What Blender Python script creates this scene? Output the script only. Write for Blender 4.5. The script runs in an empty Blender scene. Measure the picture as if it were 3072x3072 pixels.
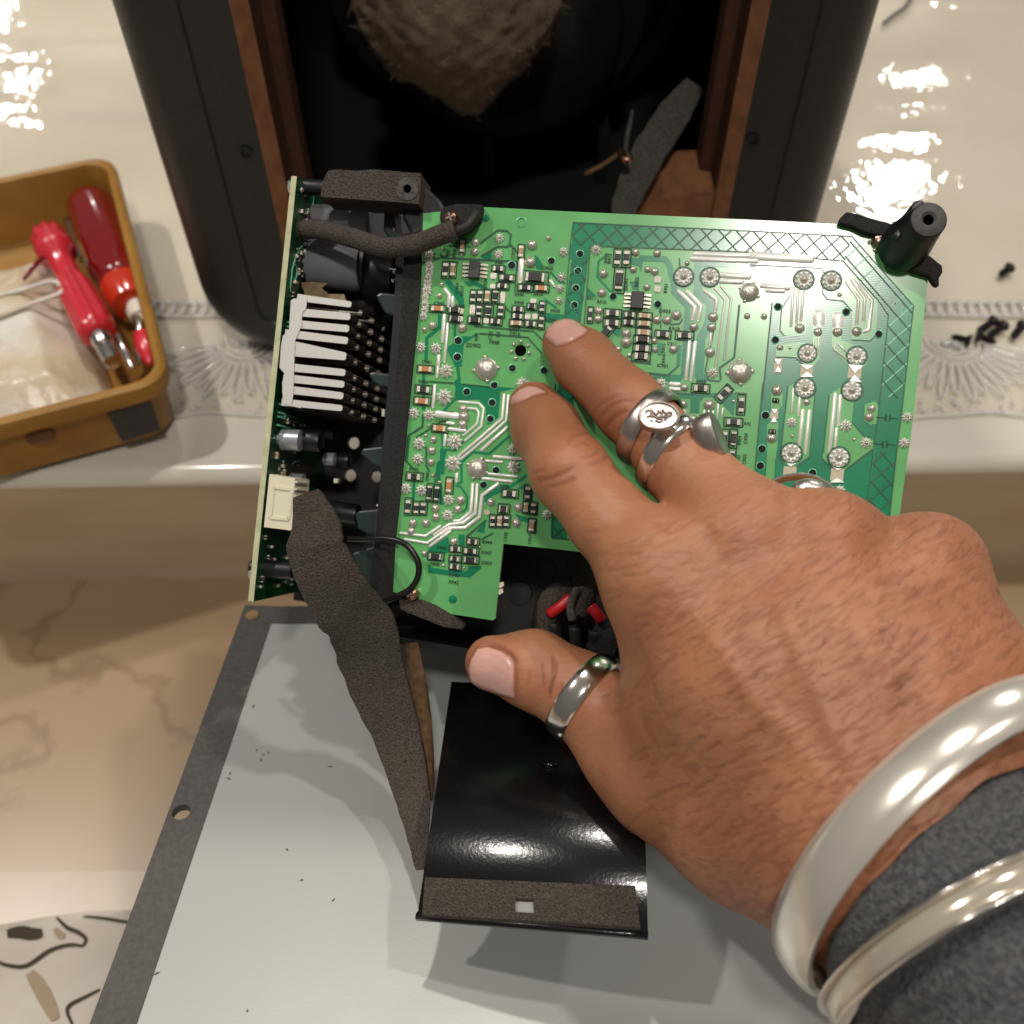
import bpy, bmesh, math, random
import numpy as np
from mathutils import Matrix, Vector, noise, geometry
from mathutils.bvhtree import BVHTree
random.seed(7); np.random.seed(7)
sc = bpy.context.scene
C = sc.collection

# ------------------------------------------------------------------ camera
PITCH = math.radians(53.0)
CAMZ = 0.4275
F = 3072.0
CAM = Vector((0, 0, CAMZ))
RT = Vector((1, 0, 0))
FW = Vector((0, math.cos(PITCH), -math.sin(PITCH)))
UP = Vector((0, math.sin(PITCH), math.cos(PITCH)))
cd = bpy.data.cameras.new('camera'); cam = bpy.data.objects.new('camera', cd); C.objects.link(cam)
cam.matrix_world = Matrix(((RT.x, UP.x, -FW.x, CAM.x), (RT.y, UP.y, -FW.y, CAM.y), (RT.z, UP.z, -FW.z, CAM.z), (0, 0, 0, 1)))
cd.sensor_width = 36; cd.lens = 36; cd.clip_start = 0.005; cd.clip_end = 50
cd.dof.use_dof = True; cd.dof.focus_distance = 0.262; cd.dof.aperture_fstop = 15
sc.camera = cam

def pdir(px, py):
    return FW + RT * ((px - 1536) / F) + UP * ((1536 - py) / F)
def P(px, py, d):
    return CAM + pdir(px, py) * d
def onplane(px, py, pt, n):
    d = pdir(px, py)
    return CAM + d * ((pt - CAM).dot(n) / d.dot(n))
def onz(px, py, z):
    return onplane(px, py, Vector((0, 0, z)), Vector((0, 0, 1)))
def project(w):
    q = w - CAM
    z = q.dot(FW)
    return 1536 + F * q.dot(RT) / z, 1536 - F * q.dot(UP) / z, z

# ------------------------------------------------------------------ light
def lin(c):
    return tuple(((x / 255) / 12.92 if x <= 10 else (((x / 255) + 0.055) / 1.055) ** 2.4) for x in c)
w = bpy.data.worlds.new('World'); sc.world = w; w.use_nodes = True
bg = w.node_tree.nodes['Background']
bg.inputs[0].default_value = (1.0, 0.94, 0.87, 1); bg.inputs[1].default_value = 0.14
# plain room light: paler ceiling above, darker floor side below
_nt = w.node_tree; _tc = _nt.nodes.new('ShaderNodeTexCoord'); _sx = _nt.nodes.new('ShaderNodeSeparateXYZ'); _mr = _nt.nodes.new('ShaderNodeMapRange')
_mr.inputs['From Min'].default_value = -0.6; _mr.inputs['From Max'].default_value = 1.0; _mr.inputs['To Min'].default_value = 0.09; _mr.inputs['To Max'].default_value = 0.22
_nt.links.new(_tc.outputs['Generated'], _sx.inputs[0]); _nt.links.new(_sx.outputs['Z'], _mr.inputs[0]); _nt.links.new(_mr.outputs[0], bg.inputs[1])
def lamp(name, aim, direction, dist, power, size, col=(1.0, 0.94, 0.865)):
    l = bpy.data.lights.new(name, 'AREA'); l.shape = 'DISK'; l.size = size; l.energy = power; l.color = col
    o = bpy.data.objects.new(name, l); C.objects.link(o)
    d = Vector(direction).normalized()
    o.location = Vector(aim) + d * dist
    o.rotation_euler = (-d).to_track_quat('-Z', 'Y').to_euler()
    return o
AIM = P(1536, 1900, 0.28)
lamp('ceiling_lamp', AIM, (-0.52, 0.20, 0.86), 1.9, 15, 0.07)
lamp('ceiling_lamp', AIM, (-0.06, 0.50, 0.88), 1.9, 11, 0.07)
lamp('ceiling_lamp', AIM, (0.36, 0.24, 0.90), 1.9, 12, 0.07)
_bn = -(FW * math.cos(math.radians(8)) + RT * math.sin(math.radians(8))); _d = pdir(2400, 735).normalized()
lamp('ceiling_lamp', P(2400, 735, 0.262), _d - _bn * (2 * _d.dot(_bn)), 1.8, 14, 0.15)
lamp('window_lamp', onz(2690, 500, 0.081), (0.376, 0.877, 0.60), 2.4, 9, 0.14, (1, 0.97, 0.92))
lamp('ceiling_lamp', onz(40, 190, 0.081), (-0.49, 0.945, 0.54), 2.2, 1.6, 0.04)
vs = sc.view_settings
vs.view_transform = 'Standard'; vs.look = 'None'; vs.exposure = -0.22; vs.gamma = 1.0
try: vs.use_curve_mapping = False
except Exception: pass
sc.cycles.use_denoising = True
sc.cycles.max_bounces = 8; sc.cycles.transparent_max_bounces = 12
sc.cycles.sample_clamp_indirect = 8

# ------------------------------------------------------------------ materials
MATS = {}
def mat(name, col, rough=0.5, metal=0.0, col2=None, vscale=60.0, vdet=4.0, lo=0.35, hi=0.65, bump=0.0, bscale=300.0, bdist=0.001,
        coat=0.0, sss=0.0, spec=0.5, stretch=(1, 1, 1), rot=(0, 0, 0), trans=0.0, alpha=1.0, rvar=0.0, bdet=3.0, emit=0):
    m = bpy.data.materials.new(name); m.use_nodes = True; MATS[name] = m
    nt = m.node_tree; b = nt.nodes['Principled BSDF']
    b.inputs['Base Color'].default_value = (*lin(col), 1)
    b.inputs['Roughness'].default_value = rough; b.inputs['Metallic'].default_value = metal
    b.inputs['Coat Weight'].default_value = coat; b.inputs['Coat Roughness'].default_value = 0.06
    b.inputs['Specular IOR Level'].default_value = spec
    b.inputs['Transmission Weight'].default_value = trans
    b.inputs['Alpha'].default_value = alpha
    if sss:
        b.inputs['Subsurface Weight'].default_value = sss
        b.inputs['Subsurface Radius'].default_value = (0.0035, 0.0014, 0.0008)
        b.inputs['Subsurface Scale'].default_value = 1.0
    tc = nt.nodes.new('ShaderNodeTexCoord'); mp = nt.nodes.new('ShaderNodeMapping')
    mp.inputs['Scale'].default_value = stretch; mp.inputs['Rotation'].default_value = rot
    nt.links.new(tc.outputs['Object'], mp.inputs[0])
    if col2 is not None or rvar:
        n = nt.nodes.new('ShaderNodeTexNoise'); n.inputs['Scale'].default_value = vscale; n.inputs['Detail'].default_value = vdet
        nt.links.new(mp.outputs[0], n.inputs['Vector'])
        if col2 is not None:
            r = nt.nodes.new('ShaderNodeValToRGB'); r.color_ramp.elements[0].position = lo; r.color_ramp.elements[1].position = hi
            r.color_ramp.elements[0].color = (*lin(col), 1); r.color_ramp.elements[1].color = (*lin(col2), 1)
            nt.links.new(n.outputs['Fac'], r.inputs[0]); nt.links.new(r.outputs[0], b.inputs['Base Color'])
        if rvar:
            mr = nt.nodes.new('ShaderNodeMapRange'); mr.inputs['To Min'].default_value = max(0, rough - rvar); mr.inputs['To Max'].default_value = rough + rvar
            mr.inputs['From Min'].default_value = 0.3; mr.inputs['From Max'].default_value = 0.7
            nt.links.new(n.outputs['Fac'], mr.inputs[0]); nt.links.new(mr.outputs[0], b.inputs['Roughness'])
    if bump:
        n2 = nt.nodes.new('ShaderNodeTexNoise'); n2.inputs['Scale'].default_value = bscale; n2.inputs['Detail'].default_value = bdet
        nt.links.new(mp.outputs[0], n2.inputs['Vector'])
        bp = nt.nodes.new('ShaderNodeBump'); bp.inputs['Strength'].default_value = bump; bp.inputs['Distance'].default_value = bdist
        nt.links.new(n2.outputs['Fac'], bp.inputs['Height']); nt.links.new(bp.outputs[0], b.inputs['Normal'])
    return m

mat('marble_cream', (208, 200, 186), 0.14, col2=(220, 213, 200), vscale=9, vdet=8, bump=0.02, bscale=60, coat=0.3, rvar=0.04)
mat('marble_floor_lit', (166, 148, 124), 0.3, col2=(154, 136, 112), vscale=12, vdet=6)  # floor marble where light falls, brightness put into the colour
mat('ledge_face', (200, 180, 152), 0.22, col2=(188, 166, 138), vscale=14, vdet=8, stretch=(1, 1, 3))
mat('black_paint', (34, 35, 35), 0.42, col2=(40, 40, 40), vscale=400, bump=0.25, bscale=1500, bdist=0.0004)
mat('mdf_shaded', (86, 50, 32), 0.75, col2=(68, 39, 25), vscale=180, vdet=6, bump=0.3, bscale=900, bdist=0.0004)  # inner wall of the opening, shade put into the colour
mat('mdf_lit', (150, 102, 66), 0.8, col2=(126, 82, 52), vscale=160, vdet=6)  # same board where light catches it, painted paler
mat('interior_black', (14, 14, 14), 0.7)
mat('woofer_black', (30, 31, 32), 0.24, bump=0.1, bscale=200)
mat('stuffing', (146, 128, 108), 0.95, col2=(122, 105, 87), vscale=60, vdet=6, bump=0.5, bscale=900, bdist=0.002)
mat('felt_grey', (92, 88, 84), 0.95, col2=(66, 63, 60), vscale=900, vdet=3, bump=0.6, bscale=2500, bdist=0.0006)
mat('foam_brown', (88, 79, 71), 0.85, col2=(48, 42, 37), vscale=1900, vdet=3, bump=1.0, bscale=2200, bdist=0.0008, lo=.3, hi=.7)
mat('foam_back', (122, 92, 62), 0.85, col2=(96, 70, 46), vscale=500)
mat('foam_black', (40, 38, 36), 0.9, col2=(27, 26, 25), vscale=900, bump=0.8, bscale=1800, bdist=0.0006)
mat('plastic_black', (24, 25, 27), 0.38, bump=0.12, bscale=700, bdist=0.0003)
mat('plastic_green_black', (34, 48, 44), 0.35, bump=0.15, bscale=500, bdist=0.0003)
mat('coil_grey', (122, 124, 127), 0.4, bump=0.2, bscale=600, bdist=0.0003)
mat('rubber_black', (30, 28, 27), 0.6, bump=0.3, bscale=900, bdist=0.0003)
mat('pcb_edge', (196, 198, 160), 0.6, col2=(176, 176, 138), vscale=300)
mat('pcb_mask', (106, 182, 110), 0.20, col2=(98, 170, 102), vscale=90, vdet=3, bump=0.12, bscale=1, bdist=0.0002, spec=0.6)
mat('pcb_teal', (18, 134, 92), 0.20, col2=(14, 120, 82), vscale=120, spec=0.6)
mat('pcb_gap', (18, 84, 52), 0.4)
mat('pcb_hatch_light', (104, 190, 150), 0.3)  # pale green of rims and print; also paints lit hatch relief
mat('pcb_dark_green', (12, 74, 36), 0.3, col2=(8, 52, 26), vscale=300, vdet=6)
mat('silk', (18, 44, 28), 0.6)
mat('hole_black', (6, 8, 7), 0.8)
mat('silk_white', (210, 214, 214), 0.6)
mat('tan_window', (196, 186, 160), 0.5)
mat('tin', (216, 212, 200), 0.36, 0.45, col2=(196, 190, 176), vscale=700, bump=0.25, bscale=1500, bdist=0.0003)
mat('tin_bright', (238, 238, 230), 0.32, 0.25, bump=0.2, bscale=1200, bdist=0.0003)
mat('solder', (206, 202, 190), 0.26, 0.6, bump=0.2, bscale=1500, bdist=0.0003)
mat('smd_black', (38, 37, 38), 0.5)
mat('smd_orange', (196, 128, 80), 0.5)
mat('smd_tan', (176, 146, 112), 0.5)
mat('chip', (58, 57, 60), 0.55, bump=0.2, bscale=2500, bdist=0.0002)
mat('screw_copper', (176, 134, 108), 0.3, 1.0)
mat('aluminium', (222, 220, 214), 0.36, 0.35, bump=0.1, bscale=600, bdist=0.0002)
mat('aluminium_shaded', (120, 108, 96), 0.4, 0.8)  # darker copy of the aluminium, shade put into the colour
mat('cap_silver', (190, 194, 202), 0.3, 0.7)
mat('connector_cream', (222, 216, 190), 0.5)
mat('kapton', (150, 128, 92), 0.5, col2=(120, 98, 66), vscale=300)
mat('zinc', (174, 176, 173), 0.42, 0.25, col2=(168, 170, 168), vscale=38, vdet=12, lo=.25, hi=.75, bump=0.08, bscale=1200, bdist=0.0002, rvar=0.04)
mat('gasket', (82, 80, 77), 0.7, col2=(72, 69, 66), vscale=700, bump=0.2, bscale=2500, bdist=0.0003)
mat('sheet_black', (10, 10, 11), 0.20, bump=0.14, bscale=1100, bdist=0.0003, spec=0.6)
mat('wire_red', (190, 24, 34), 0.4)
mat('cable_black', (22, 22, 22), 0.35)
mat('silver', (226, 220, 212), 0.16, 1.0, bump=0.05, bscale=500, bdist=0.0004)
mat('silver_worn', (200, 191, 184), 0.32, 1.0, bump=0.15, bscale=500, bdist=0.0005)
mat('silver_dark', (132, 120, 112), 0.4, 1.0)
mat('bangle_pearl', (222, 216, 204), 0.2, 0.65, bump=0.03, bscale=200, bdist=0.0004)
mat('gold_bead', (206, 150, 40), 0.3, 0.8)
mat('box_amber', (168, 124, 52), 0.42, col2=(148, 104, 42), vscale=40, vdet=5, spec=0.4, sss=0.0)
mat('tape_grey', (66, 62, 60), 0.7, col2=(56, 52, 50), vscale=300)
mat('box_gate', (104, 66, 36), 0.6)
mat('red_handle', (132, 18, 20), 0.18, coat=0.6, trans=0.15)
mat('red_orange', (196, 50, 24), 0.2, coat=0.6)
mat('red_pink', (206, 44, 58), 0.25, coat=0.5)
mat('steel', (200, 196, 192), 0.22, 1.0)
mat('screw_black', (44, 40, 38), 0.45, 0.4)
mat('bag_white', (226, 222, 214), 0.3, col2=(206, 188, 160), vscale=26, vdet=3, bump=0.5, bscale=60, bdist=0.004)
mat('lace_plastic', (242, 240, 237), 0.07, alpha=0.46, spec=0.9, coat=0.6)
mat('fabric_white', (192, 184, 174), 0.9, col2=(178, 168, 157), vscale=20, bump=0.4, bscale=1600, bdist=0.0004)
mat('fabric_ink', (60, 50, 40), 0.9)
mat('fabric_ink_soft', (150, 132, 112), 0.9)
mat('knit_grey', (92, 92, 93), 0.95, col2=(62, 62, 64), vscale=900, vdet=3, bump=1.0, bscale=1300, bdist=0.0015, stretch=(1, 1, 1))
mat('hair', (44, 28, 20), 0.6)

# floor marble with veins; the shade over it is put into the tan
def marble_floor_shaded():
    m = mat('marble_floor_shaded', (144, 120, 92), 0.3, col2=(157, 133, 104), vscale=7, vdet=8, lo=.3, hi=.7)
    nt = m.node_tree; b = nt.nodes['Principled BSDF']
    base = b.inputs['Base Color'].links[0].from_socket
    tc = nt.nodes.new('ShaderNodeTexCoord')
    n = nt.nodes.new('ShaderNodeTexNoise'); n.inputs['Scale'].default_value = 9; n.inputs['Detail'].default_value = 6
    nt.links.new(tc.outputs['Object'], n.inputs['Vector'])
    a = nt.nodes.new('ShaderNodeMath'); a.operation = 'SUBTRACT'; a.inputs[1].default_value = 0.5; nt.links.new(n.outputs['Fac'], a.inputs[0])
    ab = nt.nodes.new('ShaderNodeMath'); ab.operation = 'ABSOLUTE'; nt.links.new(a.outputs[0], ab.inputs[0])
    r = nt.nodes.new('ShaderNodeValToRGB'); r.color_ramp.elements[0].color = (1, 1, 1, 1); r.color_ramp.elements[1].color = (0, 0, 0, 1)
    r.color_ramp.elements[1].position = 0.02
    nt.links.new(ab.outputs[0], r.inputs[0])
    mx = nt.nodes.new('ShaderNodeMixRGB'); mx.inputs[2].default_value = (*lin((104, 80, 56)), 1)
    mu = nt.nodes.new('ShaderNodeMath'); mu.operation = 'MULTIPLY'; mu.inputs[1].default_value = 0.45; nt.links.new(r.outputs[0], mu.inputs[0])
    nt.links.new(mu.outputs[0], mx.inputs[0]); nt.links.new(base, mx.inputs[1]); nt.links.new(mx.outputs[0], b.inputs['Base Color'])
marble_floor_shaded()

# thin clear plastic film: fresnel mix of clear and gloss, gentle ripples
def film_mat():
    m = bpy.data.materials.new('clear_film'); m.use_nodes = True; MATS['clear_film'] = m
    nt = m.node_tree; nt.nodes.remove(nt.nodes['Principled BSDF']); out = nt.nodes['Material Output']
    t = nt.nodes.new('ShaderNodeBsdfTransparent'); t.inputs[0].default_value = (0.97, 0.965, 0.95, 1)
    g = nt.nodes.new('ShaderNodeBsdfGlossy'); g.inputs['Roughness'].default_value = 0.045
    fr = nt.nodes.new('ShaderNodeFresnel'); fr.inputs['IOR'].default_value = 1.7
    mx = nt.nodes.new('ShaderNodeMixShader')
    tc = nt.nodes.new('ShaderNodeTexCoord')
    n1 = nt.nodes.new('ShaderNodeTexNoise'); n1.inputs['Scale'].default_value = 42; n1.inputs['Detail'].default_value = 1.5
    n2 = nt.nodes.new('ShaderNodeTexNoise'); n2.inputs['Scale'].default_value = 220; n2.inputs['Detail'].default_value = 1
    nt.links.new(tc.outputs['Object'], n1.inputs['Vector']); nt.links.new(tc.outputs['Object'], n2.inputs['Vector'])
    b1 = nt.nodes.new('ShaderNodeBump'); b1.inputs['Strength'].default_value = 0.22; b1.inputs['Distance'].default_value = 0.002
    b2 = nt.nodes.new('ShaderNodeBump'); b2.inputs['Strength'].default_value = 0.26; b2.inputs['Distance'].default_value = 0.0006
    nt.links.new(n1.outputs['Fac'], b1.inputs['Height']); nt.links.new(n2.outputs['Fac'], b2.inputs['Height'])
    nt.links.new(b1.outputs[0], b2.inputs['Normal'])
    nt.links.new(b2.outputs[0], g.inputs['Normal']); nt.links.new(b2.outputs[0], fr.inputs['Normal'])
    nt.links.new(fr.outputs[0], mx.inputs[0]); nt.links.new(t.outputs[0], mx.inputs[1]); nt.links.new(g.outputs[0], mx.inputs[2])
    nt.links.new(mx.outputs[0], out.inputs[0])
film_mat()

# solder mask: fine woven relief of the glass cloth
def weave(mname):
    m = MATS[mname]; nt = m.node_tree; b = nt.nodes['Principled BSDF']
    tc = nt.nodes.new('ShaderNodeTexCoord')
    wv = nt.nodes.new('ShaderNodeTexWave'); wv.inputs['Scale'].default_value = 640; wv.inputs['Distortion'].default_value = 1.0; wv.inputs['Detail'].default_value = 1
    wv.bands_direction = 'Y'
    nt.links.new(tc.outputs['Object'], wv.inputs['Vector'])
    bp = nt.nodes.new('ShaderNodeBump'); bp.inputs['Strength'].default_value = 0.05; bp.inputs['Distance'].default_value = 0.00003
    nt.links.new(wv.outputs['Fac'], bp.inputs['Height']); nt.links.new(bp.outputs[0], b.inputs['Normal'])
weave('pcb_mask'); weave('pcb_teal')

# ------------------------------------------------------------------ object helpers
WM = {}
def finish(name, me, mats, parent=None, matrix=None, smooth=False, center=True):
    if isinstance(mats, str): mats = [mats]
    for mm in mats:
        if mm: me.materials.append(MATS[mm])
    if matrix is None:
        if center and len(me.vertices):
            co = np.empty(len(me.vertices) * 3, np.float32); me.vertices.foreach_get('co', co); co = co.reshape(-1, 3)
            c = (co.min(0) + co.max(0)) / 2
            me.vertices.foreach_set('co', (co - c).ravel()); matrix = Matrix.Translation(Vector(c.tolist()))
        else: matrix = Matrix.Identity(4)
    if smooth:
        me.polygons.foreach_set('use_smooth', [True] * len(me.polygons))
    me.update()
    o = bpy.data.objects.new(name, me); C.objects.link(o)
    setw(o, matrix, parent)
    return o
def setw(o, matrix, parent=None):
    WM[o] = matrix
    if parent is not None:
        o.parent = parent; o.matrix_parent_inverse = WM[parent].inverted()
    o.matrix_basis = matrix
def thing(name, label, cat, loc, group=None):
    o = bpy.data.objects.new(name, None); C.objects.link(o); o.empty_display_size = 0.01
    setw(o, Matrix.Translation(Vector(loc))); tag(o, label, cat, group); return o
def tag(o, label, cat, group=None):
    o['label'] = label; o['category'] = cat
    if group: o['group'] = group
    return o
def struct(o):
    o['kind'] = 'structure'; return o
def bm_me(bm, name='m'):
    me = bpy.data.meshes.new(name); bm.normal_update(); bm.to_mesh(me); bm.free(); return me
def py_me(v, f, name='m'):
    me = bpy.data.meshes.new(name); me.from_pydata([tuple(x) for x in v], [], f); me.validate(); return me
def fixn(bm):
    bmesh.ops.recalc_face_normals(bm, faces=bm.faces[:])

def tess(outer, holes=()):
    """outer, holes: lists of 2D points -> (pts, tris)"""
    loops = [[Vector((p[0], p[1], 0)) for p in outer]] + [[Vector((p[0], p[1], 0)) for p in h] for h in holes]
    pts = [p for l in loops for p in l]
    return pts, geometry.tessellate_polygon(loops), [len(l) for l in loops]

def add_prism(bm, pts3, d, mi_top=0, mi_side=0, holes=()):
    """pts3: list of 3D loop points (planar), extruded by vector d from the loop; tessellated in the loop's plane"""
    n = Vector((0, 0, 0))
    L = len(pts3)
    for i in range(L): n += pts3[i].cross(pts3[(i + 1) % L])
    n = n.normalized() if n.length else Vector((0, 0, 1))
    a = n.orthogonal().normalized(); b = n.cross(a); o = pts3[0]
    to2 = lambda p: ((p - o).dot(a), (p - o).dot(b))
    loops3 = [pts3] + list(holes)
    _, tris, _ = tess([to2(p) for p in pts3], [[to2(p) for p in h] for h in holes])
    flat = [p for l in loops3 for p in l]
    v0 = [bm.verts.new(p) for p in flat]; v1 = [bm.verts.new(p + d) for p in flat]
    for t in tris:
        try:
            f = bm.faces.new([v0[i] for i in t]); f.material_index = mi_top
            f = bm.faces.new([v1[i] for i in reversed(t)]); f.material_index = mi_top
        except ValueError: pass
    k = 0
    for l in loops3:
        m = len(l)
        for i in range(m):
            j = (i + 1) % m
            f = bm.faces.new([v0[k + i], v0[k + j], v1[k + j], v1[k + i]]); f.material_index = mi_side
        k += m
def prism(name, pts3, d, mats, parent=None, holes=(), bevel=0.0):
    bm = bmesh.new(); add_prism(bm, pts3, d, 0, 1 if not isinstance(mats, str) and len(mats) > 1 else 0, holes); fixn(bm)
    if bevel:
        es = [e for e in bm.edges if len(e.link_faces) == 2 and e.calc_face_angle(0) > 0.7]
        bmesh.ops.bevel(bm, geom=es, offset=bevel, segments=2, affect='EDGES', profile=0.6)
    return finish(name, bm_me(bm), mats, parent)
def add_box(bm, o, ax, ay, az, mi=0):
    """box spanning o + [-.5,.5]*ax etc."""
    vs_ = [bm.verts.new(o + ax * sx + ay * sy + az * sz) for sx in (-.5, .5) for sy in (-.5, .5) for sz in (-.5, .5)]
    for q in ((0, 1, 3, 2), (4, 6, 7, 5), (0, 4, 5, 1), (2, 3, 7, 6), (0, 2, 6, 4), (1, 5, 7, 3)):
        f = bm.faces.new([vs_[i] for i in q]); f.material_index = mi
def catmull(pts, n=8):
    out = []
    Q = [pts[0]] + list(pts) + [pts[-1]]
    for i in range(1, len(Q) - 2):
        p0, p1, p2, p3 = Q[i - 1], Q[i], Q[i + 1], Q[i + 2]
        for k in range(n):
            t = k / n
            out.append(0.5 * ((2 * p1) + (p2 - p0) * t + (2 * p0 - 5 * p1 + 4 * p2 - p3) * t * t + (3 * p1 - p0 - 3 * p2 + p3) * t ** 3))
    out.append(pts[-1]); return out
def add_tube(bm, pts, rad, seg=10, mi=0, cap=True):
    if not hasattr(rad, '__len__'): rad = [rad] * len(pts)
    elif len(rad) != len(pts): rad = np.interp(np.linspace(0, 1, len(pts)), np.linspace(0, 1, len(rad)), rad).tolist()
    t0 = (pts[1] - pts[0]).normalized(); u = t0.orthogonal().normalized()
    rings = []
    for i, p in enumerate(pts):
        t = (pts[min(i + 1, len(pts) - 1)] - pts[max(i - 1, 0)]).normalized()
        u = (u - t * u.dot(t)).normalized(); v = t.cross(u)
        rings.append([bm.verts.new(p + (u * math.cos(a) + v * math.sin(a)) * rad[i]) for a in [2 * math.pi * k / seg for k in range(seg)]])
    for i in range(len(rings) - 1):
        for k in range(seg):
            f = bm.faces.new([rings[i][k], rings[i][(k + 1) % seg], rings[i + 1][(k + 1) % seg], rings[i + 1][k]]); f.smooth = True; f.material_index = mi
    if cap:
        bm.faces.new(list(reversed(rings[0]))).material_index = mi; bm.faces.new(rings[-1]).material_index = mi
def tube(name, pts, rad, m, parent=None, seg=10, smooth_pts=0):
    if smooth_pts: pts = catmull(pts, smooth_pts)
    bm = bmesh.new(); add_tube(bm, pts, rad, seg); return finish(name, bm_me(bm), m, parent)
def add_lathe(bm, base, axis, prof, seg=24, mi=0, caps=True, u=None, sy=1.0):
    """prof: list of (radius, height along axis)"""
    axis = axis.normalized(); u = (u or axis.orthogonal()).normalized(); v = axis.cross(u)
    rings = []
    for r, h in prof:
        rings.append([bm.verts.new(base + axis * h + (u * math.cos(a) + v * math.sin(a) * sy) * r) for a in [2 * math.pi * k / seg for k in range(seg)]])
    for i in range(len(rings) - 1):
        for k in range(seg):
            f = bm.faces.new([rings[i][k], rings[i][(k + 1) % seg], rings[i + 1][(k + 1) % seg], rings[i + 1][k]]); f.material_index = mi
    if caps:
        bm.faces.new(list(reversed(rings[0]))).material_index = mi; bm.faces.new(rings[-1]).material_index = mi
def lathe(name, base, axis, prof, m, parent=None, seg=24, smooth=False):
    bm = bmesh.new(); add_lathe(bm, base, axis, prof, seg); fixn(bm)
    o = finish(name, bm_me(bm), m, parent)
    if smooth:
        o.data.polygons.foreach_set('use_smooth', [abs(0) == 0] * len(o.data.polygons)); o.data.set_sharp_from_angle(angle=math.radians(40))
    return o

# surface nets
def surface_nets(f, org, h):
    ins = f < 0
    s = np.zeros(np.array(f.shape) - 1, np.int8)
    offs = [(a, b, c) for a in (0, 1) for b in (0, 1) for c in (0, 1)]
    nx, ny, nz = s.shape
    for (a, b, c) in offs: s += ins[a:a + nx, b:b + ny, c:c + nz]
    act = (s > 0) & (s < 8)
    ijk = np.argwhere(act); idx = -np.ones(s.shape, np.int64); idx[act] = np.arange(len(ijk))
    vals = {o: f[ijk[:, 0] + o[0], ijk[:, 1] + o[1], ijk[:, 2] + o[2]] for o in offs}
    pos = np.zeros((len(ijk), 3)); cnt = np.zeros(len(ijk))
    for a in offs:
        for ax in range(3):
            if a[ax] == 0:
                b = list(a); b[ax] = 1; b = tuple(b)
                va, vb = vals[a], vals[b]; m = (va < 0) != (vb < 0)
                t = np.where(m, va / np.where(va == vb, 1, va - vb), 0)
                p = np.tile(np.array(a, float), (len(ijk), 1)); p[:, ax] += t
                pos[m] += p[m]; cnt[m] += 1
    v = org + h * (ijk + pos / cnt[:, None])
    quads = []
    for ax in range(3):
        o1, o2 = [(1, 2), (2, 0), (0, 1)][ax]
        sl0 = [slice(None)] * 3; sl1 = [slice(None)] * 3
        sl0[ax] = slice(0, -1); sl1[ax] = slice(1, None)
        ch = ins[tuple(sl0)] != ins[tuple(sl1)]
        e = np.argwhere(ch)
        m = (e[:, o1] > 0) & (e[:, o2] > 0) & (e[:, o1] < f.shape[o1] - 1) & (e[:, o2] < f.shape[o2] - 1); e = e[m]
        def cell(d1, d2):
            q = e.copy(); q[:, o1] -= d1; q[:, o2] -= d2
            return idx[q[:, 0], q[:, 1], q[:, 2]]
        q = np.stack([cell(1, 1), cell(0, 1), cell(0, 0), cell(1, 0)], 1)
        inside0 = ins[e[:, 0], e[:, 1], e[:, 2]]
        q[~inside0] = q[~inside0][:, ::-1]
        quads.append(q)
    return v, np.concatenate(quads)
def smin(a, b, k):
    h = np.maximum(k - np.abs(a - b), 0) / k
    return np.minimum(a, b) - h * h * k * 0.25

# ================================================================== SETTING
LEDGE = 0.081; FRONT = 0.2837
def fy(x): return FRONT + 0.02 * x
# floor
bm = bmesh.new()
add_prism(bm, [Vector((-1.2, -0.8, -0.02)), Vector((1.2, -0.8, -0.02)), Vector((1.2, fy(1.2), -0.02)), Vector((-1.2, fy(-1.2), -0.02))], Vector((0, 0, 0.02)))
fixn(bm); o = finish('floor', bm_me(bm), 'marble_floor_shaded'); struct(o)
# lit part of the floor, its light built as a paler slab
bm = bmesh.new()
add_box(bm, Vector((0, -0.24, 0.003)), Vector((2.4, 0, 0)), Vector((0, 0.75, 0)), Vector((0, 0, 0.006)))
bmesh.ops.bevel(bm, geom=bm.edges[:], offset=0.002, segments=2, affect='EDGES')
o = finish('floor_lit_strip', bm_me(bm), 'marble_floor_lit'); struct(o)
# ledge with a rounded nosing
bm = bmesh.new()
prof = []
R = 0.007
prof += [(0.0, 0.0), (0.0, LEDGE - R)]
for k in range(1, 9):
    a = math.pi / 2 * k / 8; prof.append((R - R * math.cos(a), LEDGE - R + R * math.sin(a)))
prof += [(1.3, LEDGE), (1.3, 0.0)]
lo_, hi_ = [], []
for x, lst in ((-1.2, lo_), (1.2, hi_)):
    for dy, z in prof: lst.append(bm.verts.new((x, fy(x) + dy, z)))
n = len(prof)
for i in range(n):
    j = (i + 1) % n
    f = bm.faces.new([lo_[i], hi_[i], hi_[j], lo_[j]]); f.smooth = 1 <= i < 9; f.material_index = 1 if i == 0 else 0
bm.faces.new(lo_); bm.faces.new(hi_); fixn(bm)
o = finish('ledge', bm_me(bm), ['marble_cream', 'ledge_face']); struct(o)

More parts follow.
